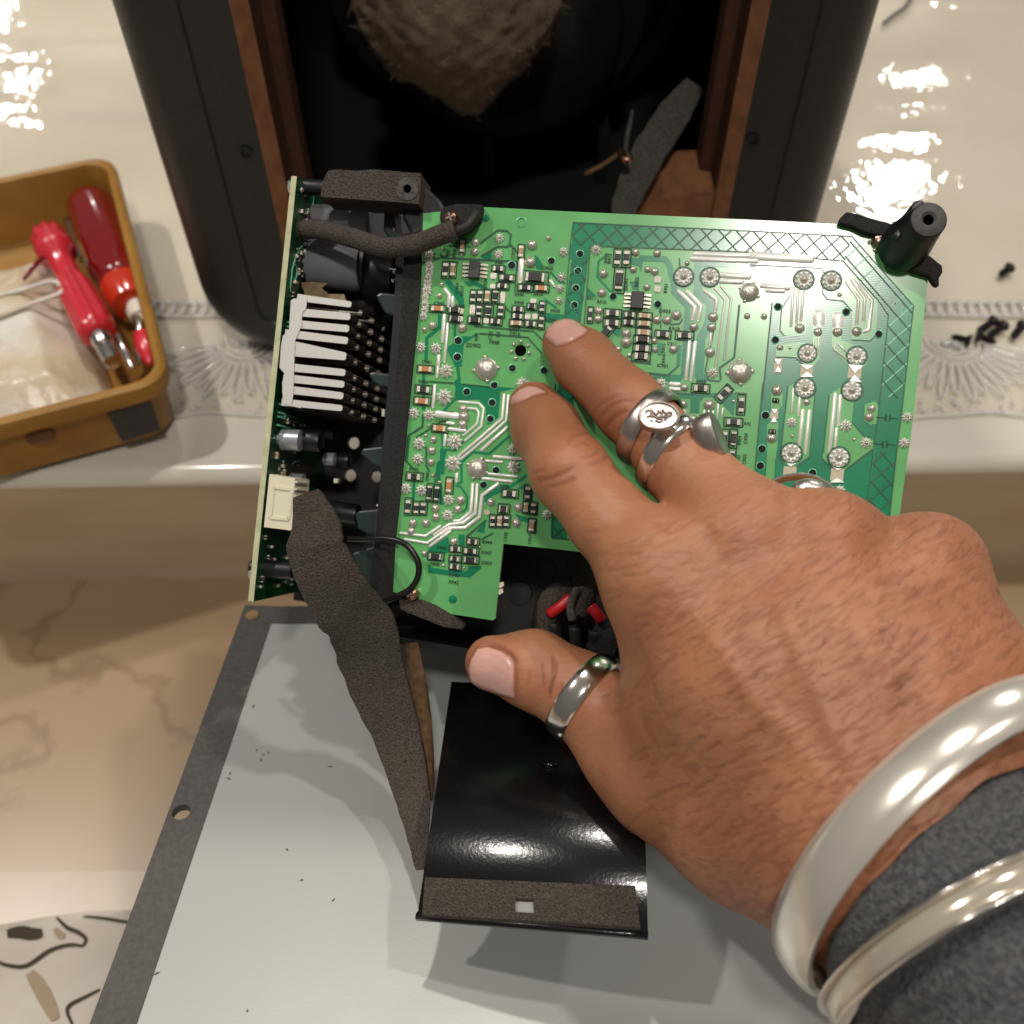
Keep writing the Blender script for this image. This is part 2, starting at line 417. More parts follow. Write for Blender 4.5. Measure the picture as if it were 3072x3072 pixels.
# ------------------------------------------------------------------ clear plastic table cover with lace border
cov = thing('plastic_cover', 'clear glossy plastic cover with embossed lace border lying on the marble ledge', 'table cover', (0, 0.6, LEDGE))
YB = 0.315
bm = bmesh.new(); nxg, nyg = 90, 60
grid = []
for i in range(nxg + 1):
    col = []
    for j in range(nyg + 1):
        x = -0.6 + 1.2 * i / nxg; y = YB + 0.010 * math.sin(x * 60) * 0 + 0.85 * (j / nyg) ** 1.2
        z = LEDGE + 0.0012 + 0.0006 * noise.noise(Vector((x * 14, y * 14, 1)))
        z += 0.0016 * max(0, math.sin((y - 0.60 + 0.006 * math.sin(x * 9)) * 75)) ** 6 * (1 if y > 0.5 else 0)
        col.append(bm.verts.new((x, y, z)))
    grid.append(col)
for i in range(nxg):
    for j in range(nyg):
        f = bm.faces.new([grid[i][j], grid[i + 1][j], grid[i + 1][j + 1], grid[i][j + 1]]); f.smooth = True
finish('film', bm_me(bm), 'clear_film', cov)
# lace motif: fan of long loops, rosette, studs
def loop_pts(c, d, l, wd, z):
    s = Vector((-d.y, d.x, 0)); out = []
    for k in range(17):
        t = k / 16; a = math.pi * 2 * t
        out.append(c + d * (l * 0.5 * (1 - math.cos(a))) + s * (wd * math.sin(a)) + Vector((0, 0, z)))
    return out
def motif_mesh():
    bm = bmesh.new()
    o = Vector((0, 0.012, 0))
    for k in range(15):
        a = math.radians(196 + k * 148 / 14)
        d = Vector((math.cos(a), math.sin(a), 0))
        add_tube(bm, loop_pts(o + d * 0.015, d, 0.021 + 0.004 * (k % 2), 0.0019, 0.0016), 0.00062, 6)
    for r in (0.0125, 0.009):
        add_tube(bm, [o + Vector((math.cos(t) * r, math.sin(t) * r, 0.0016)) for t in [math.pi * (0.95 + 1.1 * k / 20) for k in range(21)]], 0.0007, 6)
    for k in range(26):
        a = random.uniform(math.pi, 2 * math.pi); r = random.uniform(0, 0.008)
        p = o + Vector((math.cos(a) * r, math.sin(a) * r * .8, 0.0008))
        bmesh.ops.create_icosphere(bm, subdivisions=1, radius=random.uniform(0.0008, 0.0018), matrix=Matrix.Translation(p))
    for k in range(30):
        p = Vector((random.uniform(-0.032, 0.032), random.uniform(-0.034, -0.026), 0.0008))
        bmesh.ops.create_icosphere(bm, subdivisions=1, radius=random.uniform(0.0006, 0.0013), matrix=Matrix.Translation(p))
    for f in bm.faces: f.smooth = True
    me = bm_me(bm); me.materials.append(MATS['lace_plastic']); return me
mm = motif_mesh()
for k in range(-6, 7):
    if k in (-1, 0): continue
    o = bpy.data.objects.new('lace_motif', mm); C.objects.link(o)
    setw(o, Matrix.Translation((-0.128 + (k + 2) * 0.068, YB + 0.036, LEDGE + 0.001)), cov)
# ribbed bands that bound the lace
def rib_band(y, nrm, wy, name):
    bm = bmesh.new()
    for k in range(nrm):
        x = -0.5 + k * 1.0 / nrm
        if -0.125 < x < 0.12 and y > 0.345: continue
        add_tube(bm, [Vector((x, y - wy, LEDGE + 0.0016)), Vector((x + 0.001, y, LEDGE + 0.0026)), Vector((x + 0.0005, y + wy, LEDGE + 0.0016))], 0.0013, 6)
    for s in (-1, 1):
        add_tube(bm, [Vector((-0.5 + 0.02 * i, y + s * wy + 0.0006 * math.sin(i * 2.1), LEDGE + 0.0016)) for i in range(19)], 0.0011, 6)
        add_tube(bm, [Vector((0.13 + 0.02 * i, y + s * wy + 0.0006 * math.sin(i * 2.1), LEDGE + 0.0016)) for i in range(19)], 0.0011, 6)
    o = finish(name, bm_me(bm), 'lace_plastic', cov); o['kind'] = 'stuff'
rib_band(0.386, 190, 0.005, 'ribbed_band')
bm = bmesh.new()
pts = [Vector((-0.5 + 0.01 * i, YB + 0.0015 * math.sin(i * 0.9) + 0.0005 * math.sin(i * 2.3), LEDGE + 0.0016)) for i in range(101)]
add_tube(bm, pts, 0.0009, 6); finish('lace_hem', bm_me(bm), 'lace_plastic', cov)

# ================================================================== SPEAKER CABINET
YC = 0.348
cab = thing('speaker_cabinet', 'black speaker cabinet standing on the ledge with its back opening uncovered', 'speaker', (-0.006, YC + 0.13, LEDGE))
def rrect(x0, x1, z0, z1, r, y, m=8):
    pts = []
    for (cx, cz, a0) in ((x1 - r, z1 - r, 0), (x0 + r, z1 - r, 90), (x0 + r, z0 + r, 180), (x1 - r, z0 + r, 270)):
        for k in range(m + 1):
            a = math.radians(a0 + 90 * k / m); pts.append(Vector((cx + r * math.cos(a), y, cz + r * math.sin(a))))
    return pts
ZT = LEDGE + 0.50
OX0, OX1, OZ0, OZ1 = -0.0966, 0.0884, CAMZ - 0.303, ZT - 0.045
def loft(name, loops, m, parent, mi=None, smooth=True):
    bm = bmesh.new(); rings = [[bm.verts.new(p) for p in l] for l in loops]; n = len(loops[0])
    for i in range(len(rings) - 1):
        for k in range(n):
            f = bm.faces.new([rings[i][k], rings[i][(k + 1) % n], rings[i + 1][(k + 1) % n], rings[i + 1][k]]); f.smooth = smooth
            if mi: f.material_index = mi[i]
    fixn(bm); me = bm_me(bm)
    me.set_sharp_from_angle(angle=math.radians(35)) if smooth else None
    return finish(name, me, m, parent)
xs0, xs1 = -0.141, 0.1295
G_ = 0.017  # rebate width round the opening
loops = [rrect(OX0, OX1, OZ0, OZ1, 0.006, YC + 0.0012),
         rrect(OX0 - G_, OX1 + G_, OZ0 - G_, OZ1 + G_, 0.008, YC + 0.0012),
         rrect(OX0 - G_ - 0.0008, OX1 + G_ + 0.0008, OZ0 - G_ - 0.0008, OZ1 + G_ + 0.0008, 0.009, YC)]
RR = 0.016
for k in range(7):
    a = math.pi / 2 * k / 6; ins = RR * (1 - math.sin(a)); yy = YC + RR * (1 - math.cos(a))
    loops.append(rrect(xs0 + ins, xs1 - ins, LEDGE + 0.001 + ins, ZT - ins, 0.040 - ins, yy))
loops.append(rrect(xs0, xs1, LEDGE + 0.001, ZT, 0.040, YC + 0.27))
loops.append(rrect(xs0 + 0.08, xs1 - 0.08, LEDGE + 0.09, ZT - 0.08, 0.030, YC + 0.271))
loft('shell', loops, 'black_paint', cab)
loft('opening_rim', [rrect(OX0, OX1, OZ0, OZ1, 0.006, YC + 0.0012), rrect(OX0 + 0.0055, OX1 - 0.0055, OZ0 + 0.0055, OZ1 - 0.0055, 0.006, YC + 0.006)], 'mdf_lit', cab)
loft('opening_wall', [rrect(OX0 + 0.0055, OX1 - 0.0055, OZ0 + 0.0055, OZ1 - 0.0055, 0.006, YC + 0.006), rrect(OX0 + 0.0055, OX1 - 0.0055, OZ0 + 0.0055, OZ1 - 0.0055, 0.006, YC + 0.022),
      rrect(OX0 + 0.010, OX1 - 0.010, OZ0 + 0.012, OZ1 - 0.010, 0.012, YC + 0.024), rrect(OX0 + 0.010, OX1 - 0.010, OZ0 + 0.012, OZ1 - 0.010, 0.022, YC + 0.036)], 'mdf_shaded', cab)
loft('inner_lining', [rrect(OX0 + 0.010, OX1 - 0.010, OZ0 + 0.012, OZ1 - 0.010, 0.022, YC + 0.036), rrect(xs0 + 0.012, xs1 - 0.012, LEDGE + 0.012, ZT - 0.012, 0.03, YC + 0.037),
      rrect(xs0 + 0.012, xs1 - 0.012, LEDGE + 0.012, ZT - 0.012, 0.03, YC + 0.25), rrect(xs0 + 0.1, xs1 - 0.1, LEDGE + 0.1, ZT - 0.1, 0.02, YC + 0.251)], 'interior_black', cab)
for (px, py) in ((737, 461), (2261, 422)):
    p = onplane(px, py, Vector((0, YC, 0)), Vector((0, 1, 0)))
    bm = bmesh.new(); add_lathe(bm, p + Vector((0, 0.001, 0)), Vector((0, -1, 0)), [(0.0026, -0.002), (0.0026, 0.0009), (0.0019, 0.0009), (0.0016, -0.004)], 20, caps=False)
    finish('screw_hole', bm_me(bm), 'plastic_black', cab)
bz = [onplane(px_, py_, Vector((0, YC + .008, 0)), Vector((0, 1, 0))) for px_, py_ in ((1890, 665), (1905, 640), (1990, 590), (2040, 582), (2185, 578), (2200, 700), (1900, 720))]
prism('corner_brace', bz, Vector((0, .03, 0)), 'mdf_lit', cab)
# woofer seen from behind
wz = CAMZ - 0.245; wc = Vector((-0.002, YC, wz))
woo = lathe('woofer', wc + Vector((0, 0.105, 0)), Vector((0, 1, 0)), [(0.0, 0.0), (0.030, 0.0), (0.046, 0.002), (0.052, 0.006), (0.054, 0.012), (0.054, 0.026), (0.049, 0.028), (0.049, 0.032), (0.066, 0.033), (0.069, 0.037), (0.069, 0.043), (0.058, 0.045), (0.060, 0.055), (0.088, 0.085), (0.098, 0.087), (0.098, 0.135)], 'woofer_black', cab, 64)
woo.data.polygons.foreach_set('use_smooth', [True] * len(woo.data.polygons)); woo.data.set_sharp_from_angle(angle=math.radians(30))
for s in (-1, 1):
    bm = bmesh.new(); add_box(bm, wc + Vector((0.03 * s + 0.02, 0.17, -0.075)), Vector((0.006, 0, 0)), Vector((0, 0.09, 0)), Vector((0, 0, 0.03)))
    finish('basket_leg', bm_me(bm), 'woofer_black', cab)

# stuffing hanging inside
def blob(name, spheres, org, dims, h, k, nz_amp, nz_scale, m, parent=None):
    ax = [np.arange(org[i], org[i] + dims[i], h) for i in range(3)]
    X, Y, Z = np.meshgrid(*ax, indexing='ij')
    f = None
    for (c, r) in spheres:
        d = np.sqrt((X - c[0]) ** 2 + (Y - c[1]) ** 2 + (Z - c[2]) ** 2) - r
        f = d if f is None else smin(f, d, k)
    f += nz_amp * (np.sin(X * nz_scale + 1.3 * np.sin(Z * nz_scale * .7)) * np.sin(Z * nz_scale * 1.13 + np.sin(Y * nz_scale)) + .5 * np.sin(X * nz_scale * 2.3 + Z * nz_scale * 1.7) * np.sin(Y * nz_scale * 2.1))
    v, q = surface_nets(f, np.array(org), h)
    return finish(name, py_me(v.tolist(), q.tolist()), m, parent, smooth=True)
sp = []
YS = YC + 0.085
for (px, py, rp) in ((1130, 20, 70), (1170, 90, 70), (1600, 20, 70), (1280, 30, 170), (1420, 60, 190), (1540, 30, 110), (1240, 140, 80), (1340, 180, 110), (1430, 200, 100), (1500, 130, 80), (1205, 205, 26), (1400, 270, 60), (1415, 310, 30), (1350, -100, 260)):
    p = onplane(px, py, Vector((0, YS, 0)), Vector((0, 1, 0))); d = (p - CAM).dot(FW)
    sp.append(((p.x, p.y + 0.004, p.z), rp * d / F))
mnx = min(s[0][0] - s[1] for s in sp) - .01; mxx = max(s[0][0] + s[1] for s in sp) + .01
mnz = min(s[0][2] - s[1] for s in sp) - .01; mxz = max(s[0][2] + s[1] for s in sp) + .01
st = blob('speaker_stuffing', sp, (mnx, YS - 0.05, mnz), (mxx - mnx, 0.11, mxz - mnz), 0.0026, 0.012, 0.0011, 420, 'stuffing')
tag(st, 'brown fibre wadding hanging in the dark inside of the speaker', 'wadding')
# fibres of the wadding
bm = bmesh.new(); mw = WM[st]
pol = st.data.polygons
for k in range(1000):
    p_ = pol[random.randrange(len(pol))]; c = mw @ p_.center; nn = p_.normal
    d = (nn + Vector((random.uniform(-1, 1), random.uniform(-1, 1), random.uniform(-1, 1))) * 0.9).normalized()
    l = random.uniform(0.001, 0.0034); s = d.orthogonal().normalized() * 0.00014
    e = Vector((random.uniform(-1, 1), random.uniform(-1, 1), random.uniform(-1, 1))) * 0.0015
    a = [bm.verts.new(c - s), bm.verts.new(c + s), bm.verts.new(c + d * l * .5 + e + s), bm.verts.new(c + d * l * .5 + e - s), bm.verts.new(c + d * l + e * 2.2)]
    bm.faces.new([a[0], a[1], a[2], a[3]]); bm.faces.new([a[3], a[2], a[4]])
o = finish('fibres', bm_me(bm), 'stuffing', st); o['kind'] = 'stuff'

# grey felt strip with a twist tie inside the opening
fl = thing('felt_strip', 'grey felt-wrapped cable with copper twist tie inside the speaker opening', 'cable', P(1900, 560, 0.40))
ctr = [(2085, 250, .430, 30), (2030, 330, .425, 48), (1975, 410, .418, 50), (1930, 490, .412, 50), (1895, 560, .405, 44), (1870, 640, .398, 36), (1850, 720, .392, 34)]
def ribbon(name, ctr, th, m, parent, wob=0.0, sub=5):
    ctr = [Vector((c[0], c[1], c[2] * 1000)) for c in ctr], [c[3] for c in ctr]
    pts = catmull(ctr[0], sub); wd = np.interp(np.linspace(0, len(ctr[1]) - 1, len(pts)), range(len(ctr[1])), ctr[1])
    bm = bmesh.new(); rows = []
    for i, p in enumerate(pts):
        t = pts[min(i + 1, len(pts) - 1)] - pts[max(i - 1, 0)]; nrm = Vector((-t.y, t.x)).normalized()
        d = p.z / 1000; row = []
        wl = wd[i] * (1 + wob * noise.noise(Vector((i * .45, 3, 0)))); wr = wd[i] * (1 + wob * noise.noise(Vector((i * .45, 9, 0))))
        for s in (-1, -.5, 0, .5, 1):
            ww = wl if s < 0 else wr
            row.append(P(p.x + nrm.x * ww * s, p.y + nrm.y * ww * s, d - 0.0012 * (1 - s * s) + 0.0008 * noise.noise(Vector((i * .3, s, 5)))))
        rows.append([bm.verts.new(q) for q in row] + [bm.verts.new(q + FW * th) for q in reversed(row)])
    n = len(rows[0])
    for i in range(len(rows) - 1):
        for k in range(n):
            f = bm.faces.new([rows[i][k], rows[i][(k + 1) % n], rows[i + 1][(k + 1) % n], rows[i + 1][k]]); f.smooth = True
    bm.faces.new(rows[0]); bm.faces.new(rows[-1]); fixn(bm)
    me = bm_me(bm); me.set_sharp_from_angle(angle=math.radians(50))
    return finish(name, me, m, parent)
ribbon('felt_wrap', ctr, 0.006, 'felt_grey', fl, 0.15)
tube('tie_end', [P(1755, 522, .398), P(1800, 500, .399), P(1855, 463, .402)], 0.0009, 'foam_back', fl, 8)
tube('tie_end', [P(1898, 330, .405), P(1890, 370, .404), P(1878, 430, .403), P(1880, 462, .402)], [0.0005, .0009, .0009, .0007], 'felt_grey', fl, 8, 4)
tube('tie_knot', [P(1862, 450, .4015), P(1872, 475, .399), P(1890, 480, .399), P(1880, 455, .4)], 0.0014, 'screw_copper', fl, 8, 4)
# thin cable at the top right, lying on the cover behind the cabinet
pts = [onz(2650, 70, LEDGE + 0.004), onz(2685, 42, LEDGE + 0.004), onz(2715, 20, LEDGE + 0.004), onz(2745, -30, LEDGE + 0.004), onz(2760, -90, LEDGE + 0.004)]
o = tube('thin_cable', pts, 0.0011, 'cable_black', None, 10, 5)
tag(o, 'thin dark cable curling out from behind the speaker on the clear cover', 'cable')

# ================================================================== AMPLIFIER MODULE
YAW = math.radians(8)
BN = -(FW * math.cos(YAW) + RT * math.sin(YAW))          # board normal, towards the viewer
BO = P(1990, 1220, 0.27)
def on(px, py, off=0.0):
    return onplane(px, py, BO + BN * off, BN)
BX = (on(2600, 1275) - on(1600, 1200)).normalized()
BY = BN.cross(BX).normalized()
def pxm(px, py, off=0.0):                                 # metres per pixel near a board point
    return (on(px + 50, py, off) - on(px, py, off)).length / 50
amp = thing('amplifier_module', 'amplifier module with green circuit boards and black chassis held under the fingers', 'amplifier', on(1700, 1750, -0.05))
REG = {'A': (1200, 600, 500 / 1932), 'B': (1650, 600, 600 / 1932), 'C': (2250, 600, 600 / 1932), 'D': (1180, 1100, 500 / 1932),
       'G': (2250, 1150, 500 / 1932), 'H': (1200, 1450, 400 / 1717), 'I': (1750, 1150, 500 / 1932), 'E': (1024, 1024, 1024 / 1932),
       'X': (0, 0, 1.0), 'K': (740, 500, 500 / 1932), 'L': (740, 1000, 500 / 1932), 'N': (740, 1400, 500 / 1932)}
def zp(r, x, y):
    a, b, s = REG[r]; return (a + x * s, b + y * s)
def pts(s):
    t = s.split(); r = t[0]
    return [zp(r, *map(float, q.split(','))) for q in t[1:]]

# --- main board
outline = [(1270, 640), (1446, 621), (1700, 634), (2250, 659), (2530, 673), (2600, 692), (2690, 735), (2745, 790), (2784, 827),
           (2760, 1080), (2735, 1290), (2705, 1500), (2672, 1760), (1960, 1690), (1726, 1654), (1510, 1631), (1498, 1740), (1486, 1856), (1478, 1861), (1340, 1840), (1285, 1806),
           (1175, 1775), (1188, 1592), (1197, 1504), (1238, 1095), (1257, 905)]
big_holes = [(1561, 1051, 18)]
def circ(px, py, r, n=16, off=0.0):
    return [on(px + r * math.cos(2 * math.pi * k / n), py + r * math.sin(2 * math.pi * k / n), off) for k in range(n)]
VIAS = []
def via(reg, lst, r=11):
    for (x, y) in lst: VIAS.append((*zp(reg, x, y), r))
via('A', [(1295, 755), (675, 1630), (665, 1820)]); via('A', [(1755, 705)], 10)
via('D', [(850, 290), (1170, 215), (1145, 415), (1125, 605), (1745, 45), (1380, 15)], 10); via('D', [(1190, 1200), (1045, 1370)], 10)
via('B', [(290, 520), (270, 685), (250, 850), (235, 1015), (610, 930), (1040, 1005)], 10)
via('C', [(270, 1030), (930, 1080), (1245, 1295), (245, 1350)], 10)
via('G', [(180, 370), (140, 760), (120, 955), (95, 1155), (725, 1040)], 11)
holes = [circ(x, y, r, 12) for (x, y, r) in VIAS] + [circ(x, y, r, 24) for (x, y, r) in big_holes]
slot = [on(*q) for q in pts('C 745,1080 775,1080 735,1500 705,1500')]
holes.append(slot)
board = prism('circuit_board', [on(*p) for p in outline], -BN * 0.0016, ['pcb_mask', 'pcb_edge'], amp, holes)
board['label'] = 'green printed board, solder side with tinned tracks'
L1, L2, L3 = 0.00008, 0.00016, 0.00024

def add_poly(bm, P2, off, mi=0, holes=()):
    o, tris, _ = tess([(p[0], -p[1]) for p in P2])
    v = [bm.verts.new(on(p[0], p[1], off)) for p in P2]
    for t in tris:
        try:
            f = bm.faces.new([v[i] for i in t]); f.material_index = mi
        except ValueError: pass
def orient(bm):
    for f in bm.faces:
        f.normal_update()
        if f.normal.dot(BN) < 0: f.normal_flip()
def strip(bm, P2, w, off, mi=0):
    """flat mitred strip of pixel width w"""
    n = len(P2); L = []; R_ = []
    for i in range(n):
        p = Vector(P2[i])
        d0 = (Vector(P2[i]) - Vector(P2[i - 1])).normalized() if i > 0 else None
        d1 = (Vector(P2[i + 1]) - Vector(P2[i])).normalized() if i < n - 1 else None
        d0 = d0 or d1; d1 = d1 or d0
        n0 = Vector((-d0.y, d0.x)); n1 = Vector((-d1.y, d1.x)); m = (n0 + n1)
        m = m / max(0.35, m.length_squared) * 2 if m.length > 1e-6 else n0
        L.append(p + m * w / 2); R_.append(p - m * w / 2)
    vl = [bm.verts.new(on(q.x, q.y, off)) for q in L]; vr = [bm.verts.new(on(q.x, q.y, off)) for q in R_]
    for i in range(n - 1):
        f = bm.faces.new([vl[i], vl[i + 1], vr[i + 1], vr[i]]); f.material_index = mi
def inpoly(x, y, poly):
    c = False; j = len(poly) - 1
    for i in range(len(poly)):
        xi, yi = poly[i]; xj, yj = poly[j]
        if (yi > y) != (yj > y) and x < (xj - xi) * (y - yi) / (yj - yi) + xi: c = not c
        j = i
    return c

# --- bare (teal) areas
HATCH = [([(1720, 667), (2556, 709), (2535, 783), (2250, 756), (1771, 737), (1716, 733)], True),
         ([(2556, 709), (2741, 917), (2710, 1196), (2641, 1190), (2666, 945), (2635, 901), (2530, 783)], True),
         ([(1715, 779), (1764, 781), (1736, 1010), (1720, 1240), (1700, 1615), (1652, 1612), (1665, 1236), (1700, 900)], False),
         ([(2625, 1352), (2690, 1357), (2669, 1546), (2650, 1700), (2590, 1700), (2602, 1533)], False)]
BIGT = [(2318, 908), (2412, 799), (2480, 786), (2530, 827), (2635, 901), (2666, 942), (2640, 1190), (2599, 1533), (2585, 1700), (2230, 1700), (2260, 1468), (2289, 1150)]
bm = bmesh.new()
for poly, _ in HATCH: add_poly(bm, poly, L1)
add_poly(bm, BIGT, L1)
add_poly(bm, [(2641, 1190), (2710, 1196), (2690, 1357), (2625, 1352)], L1)
for s in ('B 195,430 390,440 375,580 190,570', 'A 950,650 1060,600 1070,690 960,690', 'A 1220,540 1270,500 1310,550', 'A 510,930 580,930 720,1090 740,1140 740,1240 700,1240 640,1130',
          'A 740,950 850,930 900,950 1030,1030 1000,1050 860,990 800,1000', 'A 1560,640 1600,660 1660,760 1640,810 1580,800', 'A 1670,1130 1830,1250 1800,1260 1700,1190',
          'A 560,1700 620,1660 620,1440 650,1440 650,1580 830,1580 880,1540 900,1560 740,1670 715,1930 640,1930 545,1740',
          'D 740,140 790,195 1130,225 1420,250 1240,290 1215,590 1090,680 1070,470 990,380 720,385 600,520 560,510 710,370 720,240 700,180',
          'D 540,950 620,970 600,1050 590,1250 490,1240 500,1120 540,1080', 'D 1440,1410 1540,1350 1500,1420', 'D 1400,1700 1590,1760 1590,1810 1480,1790',
          'H 360,850 620,690 640,860 610,900 380,890', 'H 750,660 830,660 830,800 760,800', 'H 360,1040 400,1080 620,1120 860,1130 880,1070 1050,1060 1040,1100 900,1215 560,1180 365,1150', 'H 980,620 1110,470 1080,640',
          'B 770,790 860,780 860,880 800,860', 'B 350,830 450,930 360,930', 'B 850,1670 1290,1690 1260,1760 900,1740', 'B 590,1240 690,1250 670,1330 610,1290', 'A 1600,1300 1900,1330 1890,1440 1700,1420',
          'I 940,105 1300,130 1300,110 1780,115 1740,380 1540,160 1400,160 1350,220 1340,350 1240,350 1240,180 1000,170',
          'B 700,560 900,560 880,700 860,640 720,600'):
    add_poly(bm, pts(s), L1)
TEALLINES = [('A 460,1330 455,1480 310,1600 300,1880', 10), ('D 745,0 765,170', 9), ('D 1010,700 750,930 720,970 570,960 560,780', 5), ('D 1350,800 1110,1010 920,990 790,1110 790,1340 740,1360', 7),
             ('D 1540,1260 1380,1380 1130,1490 1060,1560', 8), ('D 720,1380 780,1390 860,1510 850,1640 800,1690', 6), ('H 1060,190 1300,50 1400,20', 6), ('B 550,530 470,590 455,740 600,900', 6),
             ('B 860,560 1110,570 1160,640 1165,700 1195,790 1195,880 1330,1030 1320,1240 1290,1720', 17), ('B 2000,610 1440,600 1430,890 1560,1000 1530,1200 1460,1330 1440,1690 1500,1760', 26),
             ('C 0,640 690,675 705,900', 10), ('B 1240,1600 1250,1400', 12), ('B 1060,1380 1060,1500', 14), ('D 350,30 350,500', 9), ('D 240,1290 230,1560', 8), ('D 520,1220 560,1600', 10),
             ('X 2080,1010 2068,1130', 10), ('A 1740,830 1850,950 1920,960', 6)]
for s, wd in TEALLINES: strip(bm, pts(s), wd, L1 + 0.00002)
orient(bm)
finish('bare_laminate', bm_me(bm), 'pcb_teal', board)
# --- copper islands in the bare area
for s in ('C 385,920 620,880 630,960 550,1010 540,1290 500,1320 340,1310 290,1260 300,1080', 'C 700,900 750,960 900,975 985,1070 975,1350 1160,1360 1220,1300 1235,980 1010,730 720,720',
          'C 610,1090 690,1090 670,1530 620,1600 540,1610 440,1520 250,1510 250,1390 600,1380', 'C 790,1090 900,1090 880,1350 1120,1450 1130,1580 1020,1680 940,1590 790,1420',
          'G 450,30 520,0 760,20 740,250 690,850 540,960 460,1000 350,870 370,700', 'G 920,130 1080,20 1310,150 1200,210 1180,450 1320,610 1430,660 1430,750 1110,1000 1020,1030 840,870',
          'G 250,60 380,60 375,270 330,310 290,350 240,290', 'G 285,390 330,460 320,600 320,720 290,900 280,1100 180,1180 200,740 190,640 200,480', 'G 1330,250 1450,200 1490,260 1470,470 1400,480 1320,430',
          'C 560,640 700,660 730,700 700,880 620,900 420,890', 'D 740,400 1000,400 1070,480 1040,700 840,880 790,800 960,660 960,520 720,470'):
    bm = bmesh.new(); add_poly(bm, pts(s), L2); orient(bm); finish('copper_island', bm_me(bm), 'pcb_mask', board)
# --- dark gap lines
bm = bmesh.new()
GAPS = [('A 560,525 820,540', 4), ('A 930,500 1130,350 1240,355 1285,400 1270,500 1330,570 1370,620', 5), ('A 940,650 1130,540 1260,540', 5), ('A 460,620 500,670 900,690 1360,710 1355,820', 5), ('A 860,1460 1550,1520 1650,1620', 4),
        ('A 920,1545 1480,1590 1640,1770', 4), ('A 1220,1240 1280,1300', 5), ('A 1360,700 1330,1060', 4), ('D 410,170 700,190', 4), ('D 340,560 340,690 170,800 140,1080 230,1180', 5), ('D 190,800 160,1080', 3),
        ('D 640,610 550,640 260,820', 4), ('D 380,920 380,1150 420,1210', 4), ('H 850,690 1110,470', 4), ('H 1050,720 1200,640', 4), ('B 1830,1010 1780,1520 1640,1620 1650,1740', 6), ('B 740,1550 980,1580', 5),
        ('B 850,1660 1140,1690 1240,1600', 5), ('B 1250,560 1255,640', 4), ('B 1160,1200 1250,1195 1280,1150', 4), ('C 0,625 690,660 720,710 700,900 750,960 900,975 985,1070', 3), ('C 215,990 120,1930', 4), ('G 150,0 40,1230', 4),
        ('G 690,850 540,960', 4), ('G 840,870 940,990', 4), ('G 1110,1000 1430,760', 5), ('G 920,130 850,800', 3), ('G 440,30 350,870 390,940', 3), ('G 760,20 690,850', 3), ('G 1180,450 1320,610 1400,620', 4),
        ('B 1600,1180 1500,1650 1530,1740 1640,1750', 4), ('B 390,440 330,1200', 3), ('B 225,215 195,430 140,1140', 3), ('X 1720,667 2250,693 2556,709 2741,917 2710,1196 2690,1357 2669,1546 2650,1700', 3),
        ('X 1771,737 2250,756 2530,783 2635,901 2666,945 2641,1190 2599,1533', 3), ('I 940,105 1290,125', 4), ('I 1760,110 1900,120', 4), ('E 1210,240 1190,1110 1290,1120', 3), ('E 1270,560 1200,1000', 3),
        ('B 1070,1000 1070,1240', 3), ('C 330,1310 290,1260 305,1050 385,925', 3), ('C 975,1350 1160,1360 1220,1300', 3), ('C 250,1515 440,1522 540,1610', 3), ('D 800,200 1130,235', 3), ('D 560,520 700,520', 3)]
for s, wd in GAPS: strip(bm, pts(s), wd, L3)
# hatch; pale strokes paint the light catching its relief
for hi, (poly, two) in enumerate(HATCH):
    xs = [p[0] for p in poly]; ys = [p[1] for p in poly]
    for sgn in (1, -1):
        step = 40 if hi else 38
        ang = math.radians(45 * sgn + 4); d = Vector((math.cos(ang), math.sin(ang))); nn = Vector((-d.y, d.x))
        c0 = Vector((sum(xs) / len(xs), sum(ys) / len(ys)))
        for k in range(-40, 41):
            o = c0 + nn * (k * step)
            ts = []
            for i in range(len(poly)):
                a = Vector(poly[i]); b = Vector(poly[(i + 1) % len(poly)]); e = b - a
                den = d.x * e.y - d.y * e.x
                if abs(den) < 1e-6: continue
                t = ((a - o).x * e.y - (a - o).y * e.x) / den; u = ((a - o).x * d.y - (a - o).y * d.x) / den
                if 0 <= u < 1: ts.append(t)
            ts.sort()
            for i in range(0, len(ts) - 1, 2):
                if ts[i + 1] - ts[i] > 6:
                    p0 = o + d * ts[i]; p1 = o + d * ts[i + 1]
                    strip(bm, [(p0.x, p0.y), (p1.x, p1.y)], 3.6 if sgn > 0 else 4.2, L3 + (0.00004 if sgn > 0 else 0), 1 if (hi == 1 and sgn < 0) else 0)
orient(bm)
finish('etched_lines', bm_me(bm), ['pcb_gap', 'pcb_hatch_light'], board)
# tan windows
for s in ((('C'), 545, 1650, 120, 130), ('C', 1010, 1660, 130, 130), ('C', 270, 1600, 75, 150), ('G', 460, 1035, 150, 150), ('G', 1010, 1060, 150, 150), ('G', 280, 365, 90, 100)):
    r, x, y, a, b = s; cx, cy = zp(r, x, y); k = REG[r][2]; wd, hh = a * k / 2, b * k / 2
    q = [on(cx - wd + hh * .1, cy - hh, L2 + .00004), on(cx + wd + hh * .1, cy - hh + 2, L2 + .00004), on(cx + wd - hh * .1, cy + hh, L2 + .00004), on(cx - wd - hh * .1, cy + hh - 2, L2 + .00004)]
    prism('laminate_window', q, BN * 0.00006, 'tan_window', board)

